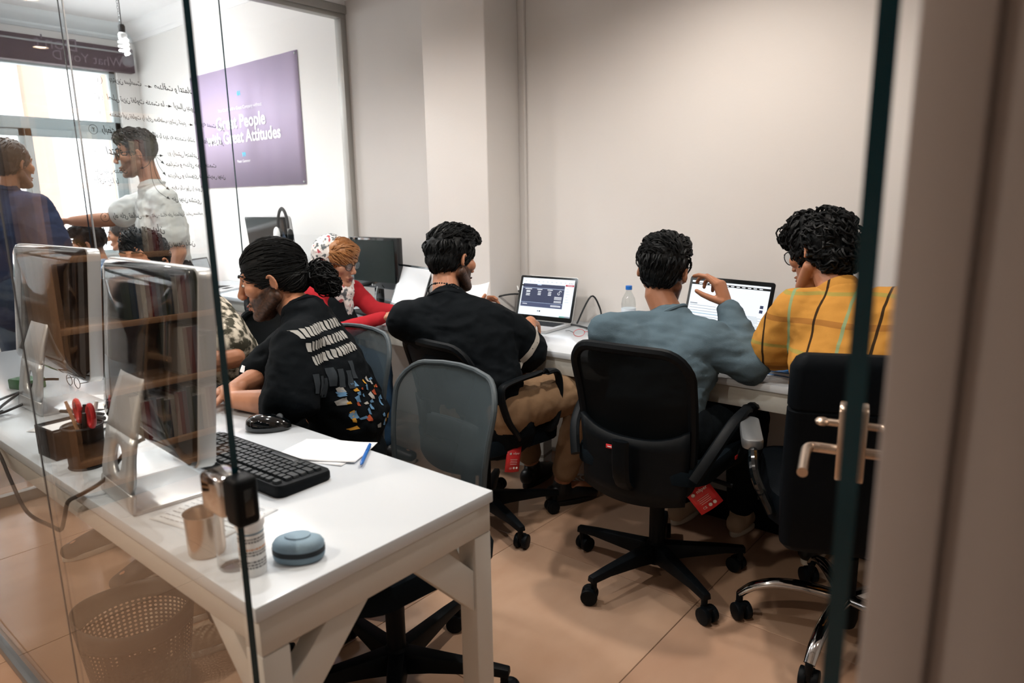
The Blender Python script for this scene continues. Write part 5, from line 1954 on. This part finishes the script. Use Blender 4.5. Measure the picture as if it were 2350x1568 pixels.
# ------------------------------------------------ woman in the headscarf
P3 = person('woman in floral headscarf, glasses and red top beside the monitor', (-3.0, 2.08), 'skin_pale',
    ((-2.915, 2.135, 1.02), (.90, .30, -.22), (.15, 0, 1), 'hair_brown', 'lips_dark'),
    dict(pel=(-3.02, 2.04, .53), chest=(-3.0, 2.10, .76), neck=(-2.945, 2.125, .90), shL=(-2.925, 2.235, .865), shR=(-2.94, 1.985, .86),
         elL=(-2.825, 2.285, .765), wrL=(-2.68, 2.36, .755), elR=(-2.75, 1.98, .70), wrR=(-2.62, 2.18, .765),
         knL=(-2.72, 2.20, .5), knR=(-2.66, 2.0, .5), anL=(-2.70, 2.2, .09), anR=(-2.66, 2.0, .09), fdir=(1, .4, 0), hipaxis=(.3, -1, 0)),
    dict(mat='red_top', sleeve='long', ru=.058, amp=.006, neck=.065), dict(mat='jeans'), ('shoe_black', 'sole'), body=.88, arms=.88, scalp=0,
    hair=dict(mat='hair_blonde', vol=[((0, .012, .050), (.079, .085, .078)), ((0, .045, .075), (.066, .058, .04))],
              locks=[dict(count=220, length=.08, flow=lambda p: V((-.9, .25, -.55 if p.y > .05 else -.2)), width=.0042, lift=.003, seed=8, region=lambda p: p.y > .0 and p.z > .0)]))
# ------------------------------------------------ man with the necklace
P4 = person('man in black T-shirt and khaki trousers with a beaded necklace', (-1.80, 2.0), 'skin',
    ((-1.925, 1.955, 1.085), (.06, .97, -.20), (-.10, .12, 1), 'hair_black'),
    dict(pel=(-1.745, 1.94, .535), chest=(-1.79, 1.90, .76), neck=(-1.885, 1.875, .935), shL=(-1.985, 1.765, .87), shR=(-1.735, 1.985, .852),
         elL=(-2.10, 2.02, .765), wrL=(-2.03, 2.19, .80), elR=(-1.70, 2.12, .725), wrR=(-1.80, 2.29, .805),
         hipR=(-1.66, 1.98, .535), knR=(-1.53, 2.33, .545), anR=(-1.665, 2.33, .10), knL=(-1.95, 2.33, .53), anL=(-1.90, 2.42, .09), fdir=(-.1, 1, 0), hipaxis=(1, .25, 0), toeR=(.45, .9, 0)),
    dict(mat='tee_black', sleeve=.98, ru=.078, flare=1.2, drop=.1, bow=V((.03, -.035, 0)), amp=.011, freq=7, seed=7, neck=.082), dict(mat='khaki', end=.86, hem=.056), ('shoe_black', 'shoe_black'),
    dict(R=((-.58, .80, -.22), (-.1, 0, -1), 1, (.5, .42, .42, .5), .2), L=((-.1, .5, .4), (.9, .1, -.2), -1, (.7, .8, .9, .9))),
    hair=dict(mat='hair_black', vol=CAP + NAPE + [((0, .012, .092), (.072, .096, .048)), ((0, .075, .095), (.055, .035, .03))],
              locks=[dict(count=300, length=.05, flow=lambda p: V((.3, .9, .15)) if p.z > .07 else V((0, -.3, -1)), width=.0045, lift=.004, curl=.45, seed=9, region=lambda p: p.z > .05),
                     dict(count=240, length=.028, flow=lambda p: V((0, -.3, -1)), width=.003, lift=.0012, seed=10, region=lambda p: p.z <= .05)]), beard='beard', body=1.04)
# ------------------------------------------------ man in the grey sweater
P5 = person('man in grey blue sweater leaning with a hand raised to his face', (-1.07, 2.08), 'skin',
    ((-1.155, 2.245, 1.055), (-.10, .97, -.14), (.05, .15, 1), 'hair_black'),
    dict(pel=(-1.055, 2.03, .535), chest=(-1.075, 2.10, .745), neck=(-1.10, 2.195, .90), shL=(-1.235, 2.015, .865), shR=(-.945, 2.165, .845),
         elL=(-1.305, 2.10, .745), wrL=(-1.22, 2.33, .765), elR=(-.81, 2.20, .765), wrR=(-.935, 2.285, .945),
         knL=(-1.25, 2.46, .52), knR=(-.90, 2.46, .52), anL=(-1.18, 2.50, .09), anR=(-.95, 2.55, .09), fdir=(0, 1, 0), hipaxis=(1, .1, 0)),
    dict(mat='sweater', sleeve='long', ru=.071, cuffL=.9, cuffR=.9, bow=V((0, -.045, 0)), amp=.011, freq=7, seed=11, stretch=(.6, 1, 2.2), neck=.075), dict(mat='dark_trousers'), ('shoe_beige', 'sole'),
    dict(R=((-.38, .02, .92), (-.85, .1, -.4), 1, (.5, .75, .9, 1.0), .2, .98, (.55, .75)), L=((.1, 1, 0), (0, 0, -1), -1, (.3, .3, .3, .3))),
    hair=dict(mat='hair_black', vol=CAP + NAPE + [((0, .0, .088), (.074, .096, .046)), ((0, .06, .092), (.06, .045, .032))],
              locks=[dict(count=280, length=.05, flow=lambda p: V((-.7, .45, .0)) if p.z > .06 else V((0, -.3, -1)), width=.0045, lift=.004, curl=.4, seed=12, region=lambda p: p.z > .045),
                     dict(count=240, length=.026, flow=lambda p: V((0, -.3, -1)), width=.003, lift=.0012, seed=13, region=lambda p: p.z <= .045)]), beard='stubble')
# ------------------------------------------------ man in the yellow plaid shirt
P6 = person('man in yellow plaid shirt and glasses seen from behind', (-.50, 2.1), 'skin',
    ((-.655, 2.335, 1.13), (-.86, .42, -.30), (-.10, .25, 1), 'hair_black'),
    dict(pel=(-.44, 2.09, .53), chest=(-.495, 2.17, .82), neck=(-.57, 2.265, 1.005), shL=(-.675, 2.205, .965), shR=(-.395, 2.28, .985),
         elL=(-.755, 2.24, .815), wrL=(-.71, 2.345, .775), elR=(-.29, 2.30, .78), wrR=(-.42, 2.45, .765),
         knL=(-.68, 2.48, .52), knR=(-.30, 2.48, .52), anL=(-.66, 2.5, .09), anR=(-.3, 2.5, .09), fdir=(0, 1, 0), hipaxis=(1, .2, 0)),
    dict(mat='plaid_yellow', sleeve=.85, ru=.073, flare=1.1, amp=.009, freq=7, seed=13, bow=V((0, -.03, 0)), neck=.078), dict(mat='dark_trousers'), ('shoe_black', 'sole'),
    dict(L=((-.35, .75, -.1), (.1, 0, -1), -1, (.35, .35, .35, .4))),
    hair=dict(mat='hair_black', vol=[((0, -.022, .038), (.084, .098, .088)), ((0, -.06, -.015), (.064, .052, .06)), ((0, .02, .092), (.07, .085, .046)), ((0, .095, .085), (.05, .032, .032))],
              amp=.006, freq=32, locks=[dict(count=520, length=.05, flow=lambda p: V((p.x * 3, .5 if p.y > 0 else -.5, -.5)), width=.0055, lift=.006, curl=.9, seed=15)]))
# ------------------------------------------------ the standing and seated people beyond the glass
P7 = person('standing man in white T-shirt and glasses pointing with one arm', (-3.97, 1.72), 'skin_pale',
    ((-3.995, 1.685, 1.585), (-.40, -.90, -.12), (-.06, -.12, 1), 'hair_grey'),
    dict(pel=(-3.95, 1.76, .93), chest=(-3.95, 1.755, 1.20), neck=(-3.965, 1.735, 1.415), shL=(-3.80, 1.715, 1.345), shR=(-4.115, 1.775, 1.345),
         elL=(-3.745, 1.735, 1.07), wrL=(-3.76, 1.62, .86), elR=(-4.23, 1.60, 1.245), wrR=(-4.43, 1.475, 1.24),
         knL=(-3.88, 1.73, .50), knR=(-4.05, 1.73, .50), anL=(-3.88, 1.78, .09), anR=(-4.06, 1.78, .09), fdir=(-.4, -.9, 0), hipaxis=(-.9, .4, 0)),
    dict(mat='tee_white', sleeve=.66, ru=.068, flare=1.14, amp=.010, freq=8, drop=.1), dict(mat='dark_trousers'), ('shoe_black', 'sole'),
    dict(R=((-.85, -.5, 0), (.2, -.2, -1), 1, (.1, .7, .9, 1))), voxel=.0045,
    hair=dict(mat='hair_grey', vol=[((0, -.02, .042), (.079, .094, .086)), ((0, .006, .088), (.060, .078, .046))], locks=[dict(count=240, length=.04, flow=lambda p: V((0, .8, .5)), width=.004, lift=.004, curl=.3, seed=17, region=lambda p: p.z > .05)]), beard='stubble')
P8 = person('standing man in navy T-shirt at the far left by the window', (-4.24, 1.17), 'skin',
    ((-4.25, 1.18, 1.53), (-.42, .90, -.05), (0, 0, 1), 'hair_grey'),
    dict(pel=(-4.20, 1.12, .90), chest=(-4.20, 1.11, 1.17), neck=(-4.225, 1.135, 1.385), shL=(-4.39, 1.03, 1.315), shR=(-4.05, 1.20, 1.315),
         elL=(-4.44, 1.06, 1.06), wrL=(-4.45, 1.2, .9), elR=(-3.93, 1.23, 1.07), wrR=(-3.93, 1.30, .85),
         knL=(-4.28, 1.1, .5), knR=(-4.12, 1.16, .5), anL=(-4.28, 1.08, .09), anR=(-4.12, 1.14, .09), fdir=(-.42, .9, 0), hipaxis=(.9, .42, 0)),
    dict(mat='tee_navy', sleeve=.72, ru=.074, flare=1.1, amp=.007, drop=.1), dict(mat='jeans'), ('shoe_black', 'sole'), voxel=.005,
    hair=dict(mat='hair_grey', vol=CAP + NAPE, locks=[dict(count=260, length=.018, flow=down, width=.003, lift=.001, seed=18)]), beard='stubble')
P9 = person('seated bearded man in pale plaid shirt with a dark strap', (-5.1, 1.85), 'skin',
    ((-5.13, 1.79, 1.075), (-.55, -.83, -.12), (0, -.1, 1), 'hair_black'),
    dict(pel=(-5.06, 1.93, .53), chest=(-5.04, 1.90, .76), neck=(-5.08, 1.83, .925), shL=(-4.90, 1.80, .86), shR=(-5.21, 1.95, .86),
         elL=(-4.87, 1.66, .66), wrL=(-5.05, 1.50, .62), elR=(-5.34, 1.82, .64), wrR=(-5.32, 1.58, .62),
         knL=(-5.14, 1.5, .5), knR=(-5.36, 1.6, .5), anL=(-5.2, 1.5, .09), anR=(-5.4, 1.6, .09), fdir=(-.5, -.85, 0), hipaxis=(-.85, .5, 0)),
    dict(mat='plaid_blue', sleeve='long', ru=.066), dict(mat='jeans'), ('shoe_black', 'sole'), voxel=.005,
    hair=dict(mat='hair_black', vol=CAP + [((0, .015, .085), (.07, .09, .045))], locks=[dict(count=160, length=.035, flow=fwdflow, width=.004, lift=.003, seed=19, region=lambda p: p.z > .0)]), beard='beard')
P10 = person('seated person with cropped dark hair behind the camouflage man', (-5.95, 2.35), 'skin',
    ((-5.940, 2.320, 1.09), (-.5, -.85, -.1), (0, 0, 1), 'hair_grey'),
    dict(pel=(-5.970, 2.450, .53), chest=(-5.960, 2.420, .76), neck=(-5.950, 2.360, .93), shL=(-5.800, 2.290, .87), shR=(-6.110, 2.450, .87),
         elL=(-5.760, 2.150, .66), wrL=(-5.910, 2.030, .62), elR=(-6.230, 2.330, .64), wrR=(-6.210, 2.100, .62),
         knL=(-6.030, 2.050, .5), knR=(-6.230, 2.150, .5), anL=(-6.090, 2.050, .09), anR=(-6.270, 2.150, .09), fdir=(-.5, -.85, 0), hipaxis=(-.85, .5, 0)),
    dict(mat='tee_white', sleeve='long', ru=.066), dict(mat='jeans'), ('shoe_black', 'sole'), voxel=.006,
    hair=dict(mat='hair_grey', vol=CAP + NAPE, locks=[dict(count=160, length=.02, flow=down, width=.003, lift=.0015, seed=20)]))

# ================================================================== what people wear and hold
def add_part(P, name, g, m, bevel=0, lab=None):
    me = g.mesh(name, bevel) if isinstance(g, M) else g
    me.transform(Matrix.Translation(-P['root'].location))
    return place(name, me, m, P['root'], label=lab)
def glasses(P, s, m, rx=.025, rz=.018, lab=None):
    hm = P['hm']
    R = hm.to_3x3()
    g = M()
    def Q(*a):
        return hm @ (V(a) * s)
    for q in (-1, 1):
        pts = [Q(q * .033 + rx * math.cos(a), .1 - .35 * abs(rx * math.cos(a) + .033 * 1 - .033) * (1 if math.cos(a) * q > 0 else 0) * .6, .006 + rz * math.sin(a)) for a in [2 * PI * i / 20 for i in range(21)]]
        g.tube(pts, .0016 * s, 6)
        g.tube([Q(q * (.033 + rx), .095, .014), Q(q * .073, .06, .016), Q(q * .081, .0, .014), Q(q * .08, -.03, .0)], .0017 * s, 6, smooth=3)
    g.tube([Q(-.009, .101, .011), Q(0, .105, .014), Q(.009, .101, .011)], .0015 * s, 6, smooth=3)
    o = add_part(P, 'glasses', g, m)
    for q in (-1, 1):
        L = M().prism([(rx * .95 * math.cos(a), rz * .95 * math.sin(a)) for a in [2 * PI * i / 20 for i in range(20)]], -.0008, .0008, 'y')
        me = L.mesh('lens')
        me.transform(Matrix.Translation(-P['root'].location) @ Matrix.Translation(Q(q * .033, .0995, .006)) @ R.to_4x4() @ Matrix.Scale(s, 4))
        place('lens', me, 'lens', o)
    return o
glasses(P3, 1.0, 'black')
glasses(P6, 1.0, 'black', .026, .021)
glasses(P7, 1.0, 'black')

def tree_of(me):
    return BVHTree.FromPolygons([v.co.copy() for v in me.vertices], [tuple(p.vertices) for p in me.polygons])
def band(P, c, t, w, m, name, lift=.0018, n=40):
    bv = tree_of(P['top_world'])
    t = V(t).normalized()
    a = t.orthogonal().normalized()
    b = t.cross(a)
    g = M()
    rows = []
    for i in range(n):
        d = a * math.cos(2 * PI * i / n) + b * math.sin(2 * PI * i / n)
        row = []
        for k in (-.5, 0, .5):
            o = V(c) + t * w * k
            h = bv.ray_cast(o + d * .16, -d, .16)
            row.append((h[0] if h[0] else o + d * .07) + d * lift)
        rows.append(row)
    vs = [p for r in rows for p in r]
    fs = []
    for i in range(n):
        j = (i + 1) % n
        for k in (0, 1):
            fs.append((3 * i + k, 3 * j + k, 3 * j + k + 1, 3 * i + k + 1))
    g.add(vs, fs)
    return add_part(P, name, g, m)
mat('stripe_grey', '#a8a39a', .85, spec=.1)
shR, elR = V((-1.735, 1.985, .852)), V((-1.70, 2.12, .725))
band(P4, shR.lerp(elR, .80), elR - shR, .024, 'stripe_grey', 'sleeve_stripe')

def collar(P, c, t, r, th, m, n=28, name='collar'):
    t = V(t).normalized()
    a = t.orthogonal().normalized()
    b = t.cross(a)
    return add_part(P, name, M().tube([V(c) + (a * math.cos(2 * PI * i / n) + b * math.sin(2 * PI * i / n)) * r for i in range(n + 1)], th, 8), m)
def neck_collar(P, nb, r, th, m, up=.012):
    d = (P['hm'] @ V((0, -.03, -.075)) - V(nb)).normalized()
    return collar(P, V(nb) + d * up, d, r, th, m)
neck_collar(P1, (-1.835, 1.215, .972), .066, .0085, 'tee_black', .016)
neck_collar(P4, (-1.885, 1.875, .935), .069, .0085, 'tee_black', .016)
neck_collar(P5, (-1.10, 2.195, .90), .064, .008, 'sweater', .018)
neck_collar(P7, (-3.965, 1.735, 1.415), .066, .007, 'tee_white', .014)
neck_collar(P8, (-4.225, 1.135, 1.385), .066, .007, 'tee_navy', .014)
# shirt collar
d = (P6['hm'] @ V((0, -.03, -.075)) - V((-.57, 2.265, 1.005))).normalized()
a = d.orthogonal().normalized()
b = d.cross(a)
g = M()
rr = []
for k, (r_, h_) in enumerate(((.066, -.012), (.071, .018), (.066, .04), (.061, .02))):
    rr.append([V((-.57, 2.265, 1.005)) + d * h_ + (a * math.cos(2 * PI * i / 32) + b * math.sin(2 * PI * i / 32)) * r_ for i in range(32)])
g.rings(rr, closed_ends=False)
add_part(P6, 'collar', g, 'plaid_yellow')

# beaded necklace
nb = V((-1.885, 1.875, .935))
d = (P4['hm'] @ V((0, -.03, -.075)) - nb).normalized()
a = d.orthogonal().normalized()
b = d.cross(a)
fw = V((.06, .97, 0)).normalized()
g = M()
for i in range(46):
    q = 2 * PI * i / 46
    p = nb + (a * math.cos(q) + b * math.sin(q)) * .067
    p = p + d * (.036 - .022 * ((p - nb).dot(fw) / .067))
    g.ell(p, (.0032, .0032, .0032) if i % 5 else (.005, .005, .005), 0, 8, 6)
add_part(P4, 'necklace', g, 'black')

# headscarf
hm = P3['hm']
R4 = hm.to_3x3().to_4x4()
g = M()
def Q(*p):
    return hm @ V(p)
for c, r in (((0, -.042, .038), (.092, .093, .096)), ((0, -.062, -.03), (.082, .07, .085)), ((0, -.03, -.085), (.078, .07, .06))):
    g.ell((0, 0, 0), r, 0, 24, 16, Matrix.Translation(Q(*c)) @ R4)
sr = hm.to_3x3() @ V((1, 0, 0))
g.limb([Q(-.075, -.01, -.06), Q(-.06, .045, -.105), Q(-.015, .082, -.135), Q(.04, .06, -.125), Q(.075, .0, -.09)], [(.03, .025), (.032, .026), (.034, .028), (.032, .026), (.03, .025)], (0, 0, 1))
g.limb([Q(-.07, -.02, -.10), Q(-.03, .07, -.155), Q(.03, .06, -.165), Q(.07, -.01, -.12)], [.03, .034, .034, .03], (0, 0, 1))
g.limb([Q(0, .08, -.15), Q(-.005, .095, -.20), Q(.0, .10, -.27)], [(.036, .02), (.034, .018), (.026, .012)], sr)
me = remeshed(g, .006, 4)
wrinkle(me, .008, 16, 4, (1, 1, .6))
add_part(P3, 'headscarf', me, 'scarf')
# dark vest over the red top
vest = M()
vest.limb([V((-2.985, 2.10, .60)), V((-2.975, 2.11, .72)), V((-2.955, 2.115, .82))], [(.165, .125), (.165, .122), (.10, .095)], V((-.1, -1, 0)))
me = remeshed(vest, .009, 4)
wrinkle(me, .005, 10, 3)
add_part(P3, 'vest', me, 'dark_vest')

# prints on the black T-shirt
bv = tree_of(P1['top_world'])
def decal(bv, X, polys):
    """each polygon is a quad (u, v) x 4, laid on the cloth along -z of X"""
    g = M()
    dz = (X.to_3x3() @ V((0, 0, -1))).normalized()
    for mi, q in polys:
        n = 4
        vs = []
        ok = True
        for j in range(n + 1):
            for i in range(n + 1):
                u, v = i / n, j / n
                p = (V(q[0]) * (1 - u) + V(q[1]) * u) * (1 - v) + (V(q[3]) * (1 - u) + V(q[2]) * u) * v
                h = bv.ray_cast(X @ V((p.x, p.y, 0)), dz, .6)
                if h[0] is None:
                    ok = False
                    break
                vs.append(h[0] - dz * .0022)
            if not ok:
                break
        if ok and max((a - b).length for a in vs for b in vs) < .12:
            g.add(vs, [(j * (n + 1) + i, j * (n + 1) + i + 1, (j + 1) * (n + 1) + i + 1, (j + 1) * (n + 1) + i) for j in range(n) for i in range(n)], mi)
    return g
mat('print_grey', '#9c9c98', .8, spec=.1)
mat('print_dark', '#343a3f', .8, spec=.1)
mat('print_blue', '#5f86a8', .8, spec=.1)
mat('print_yellow', '#c8943a', .8, spec=.1)
mat('print_orange', '#a04a30', .8, spec=.1)
X = frame((-1.36, 1.32, .80), (-.45, .89, 0), (-.2, .05, 1))
r = random.Random(21)
polys = []
for row, (v0, v1) in enumerate(((.205, .232), (.165, .19), (.125, .15))):
    u = -.07
    while u < .13:
        wd = r.uniform(.007, .014)
        sl = .006
        polys.append((0, ((u, v0), (u + wd, v0 - .004), (u + wd + sl, v1 - .004), (u + sl, v1))))
        u += wd + .005
for i in range(7):
    u, v = -.10 + .025 * i, .10 - .012 * (i % 3)
    polys.append((1, ((u, v - .05), (u + .018, v - .055), (u + .026, v), (u + .006, v + .004))))
for i in range(46):
    u, v = r.uniform(-.05, .16), r.uniform(-.12, .03)
    a, b = r.uniform(.006, .02), r.uniform(.006, .02)
    polys.append((r.choice((2, 2, 2, 3, 0, 4)), ((u, v), (u + a, v - .3 * b), (u + a * .8, v + b), (u - .2 * a, v + b * .8))))
add_part(P1, 'back_print', decal(bv, X, polys), ['print_grey', 'print_dark', 'print_blue', 'print_yellow', 'print_orange'])['kind'] = 'stuff'
X = frame((-1.72, .62, .79), (.72, .25, 0), (0, 0, 1))
polys = []
for u0, strokes in ((-.17, ((0, 0, .008, .05), (.008, .02, .03, .05), (.008, 0, .03, .02))), (-.13, ((0, 0, .008, .05), (.008, .0, .024, .05), (.024, 0, .032, .05)))):
    for a, b, c, d_ in strokes:
        polys.append((0, ((u0 + a, b), (u0 + c, b), (u0 + c, d_), (u0 + a, d_))))
gd = decal(bv, X, polys)
if gd.v:
    add_part(P1, 'chest_print', gd, ['poster_white'])

# paper in the left hand of the necklace man
t = thing('held_paper', 'curled white paper held up by the man with the necklace', 'paper', (-2.055, 2.19, .895))
g = M()
n = 10
vs = []
for j in range(n + 1):
    for i in range(n + 1):
        x, y = (i / n - .5) * .15, (j / n) * .10
        vs.append((x, .03 * math.sin(i / n * PI) + .02 * (j / n) ** 2, y - .02 + .012 * (i / n - .5)))
g.add(vs, [(j * (n + 1) + i, j * (n + 1) + i + 1, (j + 1) * (n + 1) + i + 1, (j + 1) * (n + 1) + i) for j in range(n) for i in range(n)])
o = g.obj('page', 'paper', t, X=RZ(25) @ RX(-25))
o.modifiers.new('thick', 'SOLIDIFY').thickness = .0005
